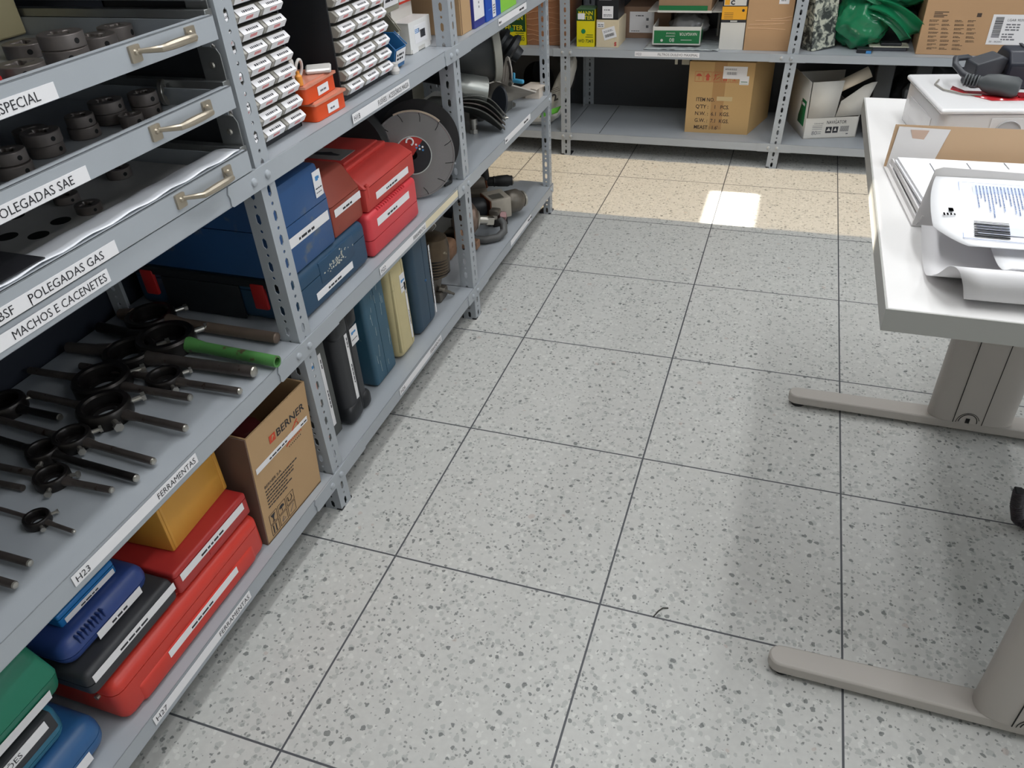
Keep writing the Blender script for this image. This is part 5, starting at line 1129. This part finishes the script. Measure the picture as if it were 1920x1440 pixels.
b = MB(Ml); w, d, h = 0.222, 0.30, 0.080
b.box((0, 0, 0), (w, d, 0.004)); b.box((0, 0, 0), (w, 0.003, h)); b.box((0, d-0.003, 0), (w, d, h)); b.box((0, 0, 0), (0.003, d, h)); b.box((w-0.003, 0, 0), (w, d, h)); b.build('lid_body', WCARD, t, bevel=0.0008)
navlid(t, Ml @ frame((0, -0.0004, 0), (1, 0, 0), (0, 0, 1)), w, h)
b = MB(Ml @ frame((w+0.0004, 0, 0), (0, 1, 0), (0, 0, 1))); b.box((0.012, 0.006, 0), (0.09, 0.062, 0.0005)); b.build('side_band', GREENP, t)
b = MB(Ml @ frame((w+0.0008, 0, 0), (0, 1, 0), (0, 0, 1))); b.box((0.10, 0.006, 0), (0.22, 0.064, 0.0005)); b.build('side_patch', mat('dark_print_patch', (36, 38, 44), 0.5), t)
b = MB(); b.bm(blobmesh((0.225, 3.46, ZH+0.075), (0.085, 0.10, 0.05), 0.18, 2.2, 5, 4, ZH+0.0195, 0.10)); o = b.build('plastic_bag', mat('grey_clear_bag', (140, 140, 142), 0.2, 0, 0.15, 10), loc=(0.22, 3.46, ZH+0.02), angle=80); tag(o, 'crumpled grey clear plastic bag inside the upside down lid', 'bag')
t = thing('paper_carton', 'second paper carton with green base edge stacked above the lid', 'carton', (0.21, 3.42, 0.62))
b = MB(); b.box((0.095, 3.325, 0.682), (0.335, 3.60, 0.86)); b.build('carton_body', mat('brown_board', (152, 122, 94), 0.7, 0, 0.1, 20), t, bevel=0.001)
b = MB(); b.box((0.092, 3.322, 0.673), (0.338, 3.603, 0.682)); b.box((0.04, 3.36, 0.668), (0.38, 3.60, 0.6725)); b.build('white_edge', WCARD, t)
b = MB(); b.box((0.098, 3.3215, 0.6825), (0.318, 3.3245, 0.702)); b.build('green_strip', GREENP, t)
b = MB(); b.box((0.055, 3.58, ZH), (0.065, 3.59, 0.667)); b.box((0.345, 3.58, ZH), (0.355, 3.59, 0.667)); b.build('support', WCARD, t)
b = MB(); b.grid(lambda u, v: (0.045+0.345*u, 3.262+0.22*v, ZH+0.003+0.007*abs(noise.noise(Vector((u*9, v*7, 2))))), 30, 16); o = b.build('plastic_wrap', mat('clear_wrap', (176, 182, 184), 0.12, 0, 0.1, 20), loc=(0.2, 3.35, ZH), solid=0.0006, angle=80); tag(o, 'sheet of clear plastic wrap under the paper carton lid', 'plastic wrap')
t = thing('filter_box', 'tall white box with orange band and black letter on top, far upper shelf', 'box', (0.445, 3.36, ZH))
Mt = T(0.386, 3.300, ZH) @ RZ(math.radians(2)) 
b = MB(Mt); b.box((0, 0, 0), (0.108, 0.11, 0.215)); b.build('box_body', WCARD, t, bevel=0.001)
Pt = Mt @ frame((0, -0.0004, 0), (1, 0, 0), (0, 0, 1))
b = MB(Pt); b.box((0, 0.128, 0), (0.108, 0.182, 0.0005), 0); b.box((0, 0.116, 0), (0.108, 0.128, 0.0005), 1); b.box((0, 0.182, 0), (0.108, 0.215, 0.0005), 1); b.box((0.006, 0.186, 0.0005), (0.102, 0.211, 0.0008), 2)
b.box((0.008, 0.188, 0.0008), (0.030, 0.209, 0.001), 0); b.text('C', 0.017, 1, T(0.034, 0.190, 0.001), 'l', 0.06)
for k in range(4): b.box((0.010, 0.134+k*0.007, 0.0005), (0.050, 0.1355+k*0.007, 0.0008), 1)
b.cyl((0.092, 0.166, 0.0005), (0.092, 0.166, 0.0009), 0.006, n=12, mi=1); b.box((0.04, 0.119, 0.0005), (0.07, 0.124, 0.0008), 2)
b.build('print', [mat('orange_yellow_print', (238, 168, 40), 0.5), INK, WCARD], t)
t = plain_box('cardboard_carton', 'plain brown carton with tape strips and a tiny white tag beside the leaning post', mat('light_kraft', (190, 150, 110), 0.7, 0, 0.04, 8), (0.497, 3.300, ZH), (0.692, 3.62, 0.93))
b = MB()
for z, x0, x1, dz in ((0.617, 0.505, 0.668, -0.004), (0.632, 0.510, 0.660, 0.006), (0.648, 0.535, 0.690, 0.003), (0.655, 0.60, 0.69, 0.012)):
    b.tube([(x0, 3.2995, z), ((x0+x1)/2, 3.2995, z+dz*0.2), (x1, 3.2995, z+dz)], 0.0012, 5)
b.build('tape_crease', mat('light_tape_crease', (222, 180, 140), 0.25), t)
label(t, FY(0.626, 3.2992, 0.716), 0.042, 0.026, [('s', 0.008, 0.012, 0.02, 0.006, 1, 4)], WHITE)
# right bay, upper shelf
t = thing('camo_box', 'tall narrow box with grey camouflage pattern leaning beside the post', 'box', (0.82, 3.40, ZH))
cm = bpy.data.materials.new('camouflage_print'); cm.use_nodes = True; nt = cm.node_tree; tc = nt.nodes.new('ShaderNodeTexCoord'); n = nt.nodes.new('ShaderNodeTexNoise'); n.inputs['Scale'].default_value = 34; n.inputs['Detail'].default_value = 4; n.inputs['Distortion'].default_value = 1.0
cr = nt.nodes.new('ShaderNodeValToRGB'); cr.color_ramp.interpolation = 'CONSTANT'; e = cr.color_ramp.elements; e[0].color = srgb(58, 62, 60); e[1].position = 0.45; e[1].color = srgb(120, 124, 116); q = e.new(0.54); q.color = srgb(196, 196, 180)
nt.links.new(tc.outputs['Object'], n.inputs['Vector']); nt.links.new(n.outputs['Fac'], cr.inputs[0]); nt.links.new(cr.outputs[0], nt.nodes['Principled BSDF'].inputs['Base Color'])
Mk = T(0.792, 3.300, ZH+0.001) @ RZ(0.65) @ RY(-0.10)
b = MB(Mk); b.box((0, 0, 0), (0.120, 0.075, 0.30)); b.M = None; b.v = [(p[0], p[1], max(p[2], ZH+0.001)) for p in b.v]; b.build('box_body', cm, t)
GB = mat('green_bag_plastic', (30, 126, 84), 0.22, 0, 0.15, 5, bump=0.5, coat=0.3)
t = thing('plastic_bag', 'bulging green plastic bag with loose knotted ends on the far upper shelf', 'bag', (0.98, 3.45, ZH))
b = MB(); b.bm(blobmesh((0.985, 3.45, ZH+0.105), (0.125, 0.12, 0.115), 0.14, 1.5, 9, 5, ZH+0.0008, 0.10)); b.bm(blobmesh((1.10, 3.52, ZH+0.22), (0.14, 0.10, 0.08), 0.16, 1.6, 4, 5, None, 0.10)); b.build('bag_body', GB, t, angle=80)
b = MB()
b.grid(lambda u, v: (1.00+0.20*u+0.05*(v-0.5)*(1+u)+0.02*math.sin(v*9)*u, 3.335-0.035*math.sin(PI*u)+0.02*math.sin(v*12), ZH+0.185-0.12*u*u-0.06*(0.5-v)*(1-u*0.3)), 16, 12)
b.build('loose_end', GB, t, solid=0.0015, angle=80)
b = MB(); b.grid(lambda u, v: (0.90+0.17*u, 3.345-0.02*math.sin(PI*u), ZH+0.23-0.05*u+0.06*v+0.012*math.sin(v*14+u*5)), 12, 12); b.build('loose_end', GB, t, solid=0.0015, angle=80)
b = MB(T(0.978, 3.295, ZH) @ RZ(-0.15)); b.rbox((0, 0, 0), (0.062, 0.05, 0.018), 0.002, 1, mi=0); b.box((0.04, -0.001, 0.001), (0.061, 0.0, 0.012), 1); o = b.build('blue_black_box', [BLACKP, INKB], loc=(1.0, 3.3, ZH)); tag(o, 'small black box with blue end in front of the green bag', 'box')
b = MB(T(1.045, 3.34, ZH) @ RZ(0.05)); b.rbox((0, 0, 0), (0.14, 0.07, 0.016), 0.003, 1); o = b.build('instrument_case', mat('slate_plastic', (66, 68, 76), 0.4), loc=(1.1, 3.36, ZH)); tag(o, 'flat slate grey case between the green bag and the big carton', 'case')
t = thing('blister_pack', 'blister pack with a black plug lying on the flat slate case', 'blister pack', (1.11, 3.36, ZH+0.0165))
b = MB(T(1.030, 3.335, ZH+0.0165) @ RZ(0.03)); b.box((0, 0, 0), (0.16, 0.075, 0.004)); b.build('card_back', mat('cream_card', (206, 204, 186), 0.5), t)
b = MB(T(1.030, 3.335, ZH+0.0205) @ RZ(0.03)); b.rbox((0.045, 0.005, 0), (0.13, 0.05, 0.014), 0.004, 2); b.build('black_plug', BLACKP, t)
b = MB(); b.rbox((1.06, 3.48, ZH), (1.21, 3.66, 0.66), 0.02, 3); o = b.build('black_bag', mat('black_bag_film', (30, 32, 34), 0.3, 0, 0.1, 10), loc=(1.13, 3.57, ZH)); tag(o, 'black wrapped bundle behind the green bag', 'bundle')
t = thing('cardboard_carton', 'wide brown carton with columns of small print and a large barcode label', 'carton', (1.45, 3.45, ZH))
Mx = T(1.215, 3.300, ZH) @ RZ(math.radians(-1)); b = MB(Mx); b.box((0, 0, 0), (0.46, 0.36, 0.33)); b.build('carton_body', mat('tan_carton', (188, 150, 112), 0.7, 0, 0.04, 6), t, bevel=0.0015)
Px = Mx @ frame((0, -0.0004, 0), (1, 0, 0), (0, 0, 1)); b = MB(Px); rr = random.Random(2)
for c in range(4):
    for r in range(8 if c < 3 else 6):
        for q in range(2):
            xx = 0.024+c*0.048+0.0022*r; x1 = xx+rr.uniform(0.018, 0.036)
            while xx < x1: l = rr.uniform(0.002, 0.006); b.box((xx, 0.135-r*0.0155-q*0.0045, 0), (xx+l, 0.1372-r*0.0155-q*0.0045, 0.0003)); xx += l+0.0012
for q in range(4): b.box((0.036, 0.166-q*0.0062, 0), (0.036+rr.uniform(0.03, 0.055), 0.1690-q*0.0062, 0.0003))
b.box((0.196, 0.150, 0), (0.213, 0.165, 0.0003))
b.build('small_print', BRI, t)['kind'] = 'stuff'
label(t, Px @ frame((0.256, 0.046, 0.0006), (1, 0, 0), (0.12, 1, 0)), 0.18, 0.115, [('t', 'LGAR 9039X', 0.056, 0.090, 0.009, 1, 'l', None), ('s', 0.056, 0.055, 0.05, 0.03, 3, 4), ('t', '00 - 002041', 0.010, 0.008, 0.007, 1, 'l', None), ('s', 0.050, 0.018, 0.05, 0.03, 3, 4)], WHITE)
b = MB(Px @ frame((0.256, 0.046, 0.0014), (1, 0, 0), (0.12, 1, 0)))
yy = 0.028
while yy < 0.105: l = rr.choice((0.0012, 0.0024, 0.0036)); b.box((0.012, yy, 0), (0.042, yy+l, 0.0003)); yy += l+0.0016
b.build('barcode', INK, t)
# right bay, lower shelf: black bags
BB = mat('black_bin_bag', (30, 31, 34), 0.28, 0, 0.1, 8, bump=0.4)
t = thing('black_bag', 'black plastic bag with wrinkles behind the desk on the lower far shelf', 'bag', (1.32, 3.50, ZL))
b = MB(); b.bm(blobmesh((1.34, 3.50, 0.28), (0.17, 0.16, 0.165), 0.10, 1.6, 12, 5, ZL+0.001, 0.09)); b.build('bag_body', BB, t, angle=80)
b = MB(); b.rbox((1.09, 3.40, ZL), (1.165, 3.55, 0.46), 0.01, 2); o = b.build('scuffed_board', mat('scuffed_black_board', (52, 54, 56), 0.5, 0, 0.1, 10, (150, 156, 156), 0.12), loc=(1.13, 3.47, ZL)); tag(o, 'scuffed dark board standing right of the white paper carton', 'board')
b = MB(); b.rbox((1.24, 3.30, 0.425), (1.30, 3.36, 0.4865), 0.004, 1); b.build('tied_end', BLACKP, t)

# ------------------------------------------------------------------ desk
DT = 0.855; DX = 0.893; DY0 = 0.42; DY1 = 1.40
LAM = mat('white_laminate', (236, 234, 233), 0.35); EDGE = mat('grey_edge_band', (176, 176, 172), 0.45); LEGM = mat('warm_grey_powder_coat', (184, 178, 172), 0.45, 0, 0.03, 10, (130, 124, 118), 0.01)
t = thing('desk', 'white topped desk with warm grey foot bars on the right', 'desk', (1.6, 0.9, 0))
b = MB(); b.box((DX, DY0, DT-0.032), (2.35, DY1, DT)); b.build('desktop', LAM, t, bevel=0.0015)
b = MB(); b.box((DX-0.002, DY0-0.002, DT-0.034), (2.35, DY0, DT-0.0008)); b.build('front_edge', EDGE, t)
b = MB(); b.box((DX-0.002, DY0, DT-0.034), (DX, DY1+0.002, DT-0.0008)); b.build('side_edge', EDGE, t)
def legset(yc, par):
    b = MB(); pts = [(0.880+0.024*math.cos(a), yc+0.024*math.sin(a)) for a in [PI/2+PI*i/10 for i in range(11)]]+[(1.62, yc-0.034), (1.66, yc), (1.62, yc+0.034)]
    b.prism(pts, 0.012, 0.040, 'z'); b.build('foot_bar', LEGM, par, bevel=0.004)
    b = MB(); b.cyl((0.885, yc, 0), (0.885, yc, 0.012), 0.018, n=14); b.cyl((1.60, yc, 0), (1.60, yc, 0.012), 0.018, n=14); b.build('floor_glide', BLACKR, par)
    b = MB(); n = 10; P = []
    for i in range(40):
        a = 2*PI*i/40; c, s_ = math.cos(a), math.sin(a); P.append((1.320+0.102*math.copysign(abs(c)**0.55, c), yc+0.036*math.copysign(abs(s_)**0.8, s_)))
    b.prism(P, 0.0405, DT-0.036, 'z'); c = b.build('column', LEGM, par, angle=50)
    b = MB()
    for x in (1.276, 1.345): b.box((x, yc-0.0368, 0.0405), (x+0.0015, yc-0.0352, DT-0.036))
    b.build('groove', HOLE, c)
    b = MB(frame((1.311, yc-0.0366, 0.042), (1, 0, 0), (0, 0, 1))); b.tube([(0.022*math.cos(a), 0.003+0.026*math.sin(a), 0) for a in [PI*i/12 for i in range(13)]], 0.0010, 5); b.tube([(0.028*math.cos(a), 0.0+0.033*math.sin(a), 0) for a in [0.4+(PI-0.4)*i/12 for i in range(13)]], 0.0007, 5); b.rbox((-0.006, 0.0, -0.0005), (0.004, 0.016, 0.0008), 0.002, 1)
    b.build('cable_port', HOLE, c)
legset(1.358, t); legset(0.452, t)
b = MB(); b.rbox((1.30, 0.47, DT-0.075), (1.34, 1.33, DT-0.036), 0.003, 1); b.build('cross_beam', LEGM, t)
t = thing('cable_spiral', 'dark corrugated cable sleeve hanging to the floor under the desk', 'cable sleeve', (1.42, 1.0, 0))
b = MB(); pts = [Vector((1.365, 1.0, 0.105)), Vector((1.372, 1.0, 0.06)), Vector((1.385, 0.995, 0.022)), Vector((1.42, 0.985, 0.014)), Vector((1.47, 0.98, 0.045)), Vector((1.50, 0.98, 0.16)), Vector((1.50, 0.98, 0.80))]
P2 = []; R2 = []
for i in range(len(pts)-1):
    for k in range(16): P2.append(pts[i].lerp(pts[i+1], k/16)); R2.append(0.0125+0.002*(k % 2))
b.tube(P2, R2, 12); b.build('sleeve', mat('purplish_black_sleeve', (52, 46, 52), 0.45), t)
b = MB(); b.rbox((1.355, 0.99, 0.100), (1.372, 1.012, 0.108), 0.002, 1); b.build('end_clip', BLACKP, t)

# white socket station on the desk
th_ = math.radians(9.5)
Ms = T(0.9935, 1.021, DT+0.001) @ RZ(th_)
t = thing('socket_station', 'white rounded power socket station with red insert on the desk', 'power station', Ms @ Vector((0.2, 0.12, 0)))
WP = mat('glossy_white_plastic', (228, 226, 226), 0.25, coat=0.2)
b = MB(Ms); b.rbox((0.004, 0.004, 0), (0.40, 0.241, 0.0755), 0.018, 4, 'z'); b.build('base_body', WP, t, bevel=0.001)
b = MB(Ms); b.rbox((0, 0, 0.0765), (0.404, 0.245, 0.086), 0.020, 4, 'z'); b.build('top_cover', mat('glossy_white_cover', (240, 239, 240), 0.15, coat=0.4), t, bevel=0.004)
b = MB(Ms); b.box((0.090, 0.0025, 0.006), (0.30, 0.004, 0.069)); sp = b.build('socket_panel', WP, t, bevel=0.001)
for k in range(3):
    b = MB(Ms @ frame((0.122+k*0.060, 0.0025, 0.042), (1, 0, 0), (0, 0, 1))); b.lathe([(0, 0.0006), (0.021, 0.0006), (0.023, 0.003), (0.0235, 0)], n=28); so = b.build('socket', mat('socket_well_grey', (188, 188, 190), 0.3), sp)
b = MB(Ms); b.add([(0.10, 0.052, 0.0865), (0.212, 0.052, 0.0865), (0.186, 0.098, 0.0865), (0.072, 0.115, 0.0865), (0.060, 0.150, 0.0865), (0.050, 0.128, 0.0865), (0.078, 0.082, 0.0865)], [(0, 1, 2, 3, 4, 5, 6)]); b.build('red_insert', mat('glossy_red_plastic', (196, 34, 44), 0.12, coat=0.5), t, solid=0.001)
b = MB(Ms); b.rbox((0.150, 0.062, 0.0868), (0.198, 0.088, 0.090), 0.006, 3, 'z'); b.build('red_lamp_lens', mat('deep_red_lens', (150, 16, 26), 0.08, coat=0.6), t)
b = MB(Ms); b.box((0.0025, 0.05, 0.02), (0.0035, 0.20, 0.055)); b.build('side_recess', WP, t)
AD = mat('charcoal_adapter_plastic', (58, 60, 66), 0.45, 0, 0.08, 20)
zt = DT+0.088
t = thing('plug_adapter', 'charcoal block shaped mains plug standing on the white station', 'plug', (1.07, 1.17, zt))
Ma = T(1.058, 1.168, zt) @ RZ(0.30)
b = MB(Ma); b.prism([(0.0, 0.0), (0.048, 0.0), (0.058, 0.050), (0.046, 0.056), (0.0, 0.043)], 0, 0.048, 'y'); b.build('plug_body', AD, t, bevel=0.003)
t = thing('plug_connector', 'dark grey moulded plug with ribbed strain relief and thick cable', 'plug', (1.08, 1.11, zt))
b = MB(); ax = Vector((0.93, -0.30, -0.06)); b.lathe([(0, 0), (0.0095, 0), (0.0105, 0.006), (0.015, 0.012), (0.0185, 0.03), (0.0185, 0.062), (0.014, 0.070), (0, 0.071)], (1.060, 1.130, zt+0.022), ax, 20); b.build('plug_body', mat('grey_rubber_plug', (70, 74, 76), 0.5), t)
b = MB()
for k in range(5): b.lathe([(0.008, 0), (0.0115, 0.001), (0.0115, 0.003), (0.008, 0.004)], Vector((1.060, 1.130, zt+0.022))-ax*0.024+ax*0.0055*k, ax, 16)
b.build('strain_relief', mat('grey_rubber_relief', (78, 82, 84), 0.5), t)
b = MB(); b.tube([(1.055, 1.133, zt+0.024), (1.035, 1.150, zt+0.030), (1.022, 1.175, zt+0.040), (1.024, 1.20, zt+0.046), (1.045, 1.215, zt+0.045), (1.075, 1.22, zt+0.030), (1.11, 1.225, zt+0.012)], 0.0058, 12); b.build('cable', AD, t)
t = thing('power_adapter', 'large black ribbed power adapter at the right on the white station', 'power adapter', (1.17, 1.18, zt))
Mz = T(1.113, 1.170, zt) @ RZ(0.10) @ RX(0.0)
b = MB(Mz); b.prism([(0, 0), (0.085, -0.004), (0.095, 0.045), (0.075, 0.062), (0.020, 0.064), (-0.002, 0.045)], 0, 0.16, 'x'); b.build('adapter_body', mat('blue_black_plastic', (40, 43, 54), 0.4), t, bevel=0.004)
b = MB(Mz)
for k in range(12): b.box((0.03+k*0.009, 0.018, 0.0632), (0.035+k*0.009, 0.078, 0.0655))
b.build('vent_rib', AD, t)['kind'] = 'stuff'
b = MB(Ms); b.tube([(0.045, 0.19, 0.0885), (0.03, 0.16, 0.0885), (0.035, 0.12, 0.0885), (0.06, 0.09, 0.0885), (0.09, 0.078, 0.089)], 0.0016, 8); o = b.build('thin_cable', mat('grey_thin_cable', (150, 146, 138), 0.4), loc=Ms @ Vector((0.05, 0.12, 0.0885))); tag(o, 'thin grey cable looping over the white station', 'cable')

# cardboard tray with papers
tr = math.radians(-6.8)
Mt2 = T(0.9405, 0.691, DT+0.0005) @ RZ(-tr) 
v_ = Vector((0.911-0.9405, 0.946-0.691, 0)).normalized()
t = thing('cardboard_tray', 'shallow white lined cardboard tray holding papers on the desk', 'tray', (1.1, 0.82, DT))
A = Vector((0.9405, 0.691, DT+0.0008)); B = Vector((0.911, 0.946, DT+0.0008)); ux = Vector((1, 0.02, 0)).normalized(); Zz = Vector((0, 0, 1))
wT = 0.42
BRD = mat('brown_board_liner', (186, 156, 124), 0.7, 0, 0.04, 6); WBD = mat('white_board_liner', (216, 213, 212), 0.55)
def slab(name, pts, m, par, thick=0.003):
    b = MB(); n = (Vector(pts[1])-Vector(pts[0])).cross(Vector(pts[2])-Vector(pts[0])).normalized()*thick; k = len(pts)
    vs = [Vector(p) for p in pts]+[Vector(p)+n for p in pts]
    b.add(vs, [tuple(range(k-1, -1, -1)), tuple(range(k, 2*k))]+[(i, (i+1) % k, k+(i+1) % k, k+i) for i in range(k)]); return b.build(name, m, par)
slab('tray_bottom', [A, A+ux*wT, B+ux*wT, B], WBD, t)
bk = 0.073
slab('back_wall', [B+ux*0.0, B+ux*wT, B+ux*wT+Vector((0.005, 0.02, bk)), B+ux*0.0+Vector((0.006, 0.02, bk))], BRD, t)
slab('corner_flap', [B+Vector((0.004, -0.003, 0)), B+ux*0.075+Vector((0, -0.003, 0)), B+ux*0.092+Vector((0.004, 0.015, bk-0.004)), B+ux*0.006+Vector((0.006, 0.015, bk-0.002))], WBD, t, 0.002)
slab('tape_tab', [B+ux*0.034+Vector((0.004, 0.009, bk-0.022)), B+ux*0.052+Vector((0.004, 0.009, bk-0.022)), B+ux*0.058+Vector((0.004, 0.0115, bk-0.006)), B+ux*0.028+Vector((0.004, 0.0115, bk-0.006))], mat('tan_tape', (196, 168, 150), 0.5), t, 0.0008)
fh = 0.088
slab('front_wall', [A+ux*wT, A, A+ux*0.012+Vector((0.002, 0.012, fh)), A+ux*0.020+Vector((0.004, 0.012, fh+0.004)), A+ux*wT+Vector((0, 0.012, fh-0.006))], WBD, t)
for k in range(2):
    o_ = Vector((0.006+0.004*k, 0, 0.003+0.009*k)); slab('side_fold', [A+o_, B+o_, B+o_+Vector((0.001, 0, 0.006)), A+o_+Vector((0.001, 0, 0.006))], WBD, t, 0.003)
PAP = mat('bright_paper', (244, 244, 247), 0.6)
t = thing('paper_stack', 'stack of printed white sheets lying in the cardboard tray', 'papers', (1.08, 0.82, DT+0.005))
b = MB()
for k in range(5):
    dx = 0.003*((k*7) % 3); a = A+ux*(0.016+dx)+Vector((0, 0.018, 0.006+0.0045*k)); c = B+ux*(0.014+dx)+Vector((0, -0.022, 0.006+0.0045*k))
    b.add([a, a+ux*0.31, c+ux*0.31, c, a+Zz*0.004, a+ux*0.31+Zz*0.004, c+ux*0.31+Zz*0.004, c+Zz*0.004], [(0, 3, 2, 1), (4, 5, 6, 7), (0, 1, 5, 4), (1, 2, 6, 5), (2, 3, 7, 6), (3, 0, 4, 7)])
b.build('sheets', PAP, t)
Mp2 = frame(B+ux*0.03+Vector((0.004, -0.03, 0.0285)), -v_, ux)   # text runs towards the viewer
b = MB(Mp2); rr = random.Random(4)
for yy, xs, ln_ in ((0.030, 0.02, 0.09), (0.090, 0.015, 0.075), (0.150, 0.01, 0.03), (0.202, 0.015, 0.06), (0.209, 0.015, 0.05), (0.216, 0.015, 0.065), (0.223, 0.015, 0.05), (0.232, 0.018, 0.03), (0.242, 0.015, 0.06)):
    xx = xs
    while xx < xs+ln_: l = rr.uniform(0.003, 0.008); b.box((xx, yy, 0), (xx+l, yy+0.0016, 0.0002)); xx += l+0.0012
b.build('printed_lines', INKG, t)['kind'] = 'stuff'
# curled papers in front
def sheet(name, lab, prof, x0, x1, m, skew=0.0, lump=0.0, nx=16, par=None, cut=None):
    """prof: (y, z) points of the curl, extruded along x."""
    P = []
    for i in range(len(prof)-1):
        p0 = prof[max(i-1, 0)]; p1 = prof[i]; p2 = prof[i+1]; p3 = prof[min(i+2, len(prof)-1)]
        for k in range(6):
            s_ = k/6; f = lambda a, b_, c, d: 0.5*((2*b_)+(-a+c)*s_+(2*a-5*b_+4*c-d)*s_*s_+(-a+3*b_-3*c+d)*s_**3)
            P.append((f(p0[0], p1[0], p2[0], p3[0]), f(p0[1], p1[1], p2[1], p3[1])))
    P.append(prof[-1]); n = len(P)-1
    b = MB()
    def fn(u, v):
        j = min(int(round(v*n)), n); y, z = P[j]; xa = x0+skew*v+(cut(v) if cut else 0); x = xa+(x1-xa)*u
        return (x, y+0.01*u, max(z+lump*noise.noise(Vector((u*4, v*5, 1.3)))*(0.3+u), DT+0.0008))
    b.grid(fn, nx, n)
    if par: return b.build(name, m, par, solid=0.0005, angle=80)
    cy = sum(p[0] for p in prof)/len(prof); t = thing(name, lab, 'paper', (x0+0.1, cy, DT)); b.build('sheet', m, t, solid=0.0005, angle=80); return t
tl = sheet('shipping_label_sheet', 'curved white sheet with blue tinted printed label resting against the tray front', [(0.700, 0.9350), (0.660, 0.930), (0.610, 0.921), (0.565, 0.908), (0.542, 0.898)], 0.957, 1.32, PAP, 0.0, 0.001, cut=lambda v: 0.012*math.sin(PI*v)*-1+(0.035*max(0, v-0.72)/0.28 if v > 0.72 else 0))
Mll = frame((0.985, 0.683, 0.9360), (0.0, -0.985, -0.175), (1, 0.01, 0))
b = MB(Mll)
b.box((0.0, 0.0, 0), (0.132, 0.0008, 0.0003), 1); b.box((0, 0, 0), (0.0008, 0.25, 0.0003), 1); b.box((0.132, 0, 0), (0.1328, 0.25, 0.0003), 1)
b.box((0.006, 0.018, 0), (0.122, 0.25, 0.0002), 2)
rr = random.Random(9); yy = 0.022
while yy < 0.24:
    x1 = 0.125 if yy > 0.09 else rr.uniform(0.04, 0.085); xx = 0.008
    while xx < x1: l = rr.uniform(0.003, 0.009); b.box((xx, yy, 0.0002), (xx+l, yy+0.0016, 0.0004), 1); xx += l+0.001
    yy += 0.0046
xx = 0.098
while xx < 0.126: l = rr.choice((0.001, 0.002, 0.0026)); b.box((xx, 0.014, 0.0002), (xx+l, 0.058, 0.0005), 0); xx += l+0.0013
for p in b.v[:0]: pass
# follow the curl of the sheet: bend the print to the same profile
prof = [(0.700, 0.9350), (0.660, 0.930), (0.610, 0.921), (0.565, 0.908), (0.542, 0.898)]
def zat(y):
    for (ya, za), (yb, zb) in zip(prof[:-1], prof[1:]):
        if yb <= y <= ya: return za+(zb-za)*(ya-y)/(ya-yb)
    return prof[0][1] if y > prof[0][0] else prof[-1][1]
b.v = [(p[0], p[1], zat(p[1]-0.01*(p[0]-0.957)/0.363)+0.0022) for p in b.v]
b.build('printed_label', [INK, mat('pale_blue_ink', (150, 168, 206), 0.6), mat('pale_blue_tint', (222, 228, 244), 0.6)], tl)['kind'] = 'stuff'
b = MB(); b.box((0.968, 0.602, 0.9215), (0.974, 0.612, 0.9222))
for q in range(4): b.box((0.9605+q*0.0045, 0.590+0.001*q, 0.9195), (0.9625+q*0.0045, 0.598, 0.9202)); b.build('small_stamp', INK, tl)
sheet('curled_paper', 'large white paper rolled up at the front corner of the desk', [(0.640, 0.880), (0.600, 0.868), (0.555, 0.860), (0.515, 0.862), (0.482, 0.880), (0.462, 0.903), (0.445, 0.906), (0.437, 0.890), (0.445, 0.868), (0.470, 0.858)], 0.945, 1.36, mat('soft_white_paper', (230, 228, 230), 0.6), 0.0, 0.004, cut=lambda v: 0.07*max(0, v-0.35))
sheet('folded_paper', 'flat white sheet between the printed label sheet and the rolled paper', [(0.640, 0.900), (0.590, 0.893), (0.545, 0.884), (0.505, 0.885), (0.480, 0.900)], 1.020, 1.34, PAP, 0.015, 0.002)
b = MB(); b.tube([(0.618, 0.499, 0.0015), (0.626, 0.517, 0.002), (0.634, 0.527, 0.003), (0.645, 0.531, 0.0015)], 0.0014, 6); o = b.build('twig', mat('dark_twig', (60, 58, 54), 0.7), loc=(0.63, 0.52, 0)); tag(o, 'tiny dark bent twig lying on a floor joint in the aisle', 'twig')
print('ALL OK')
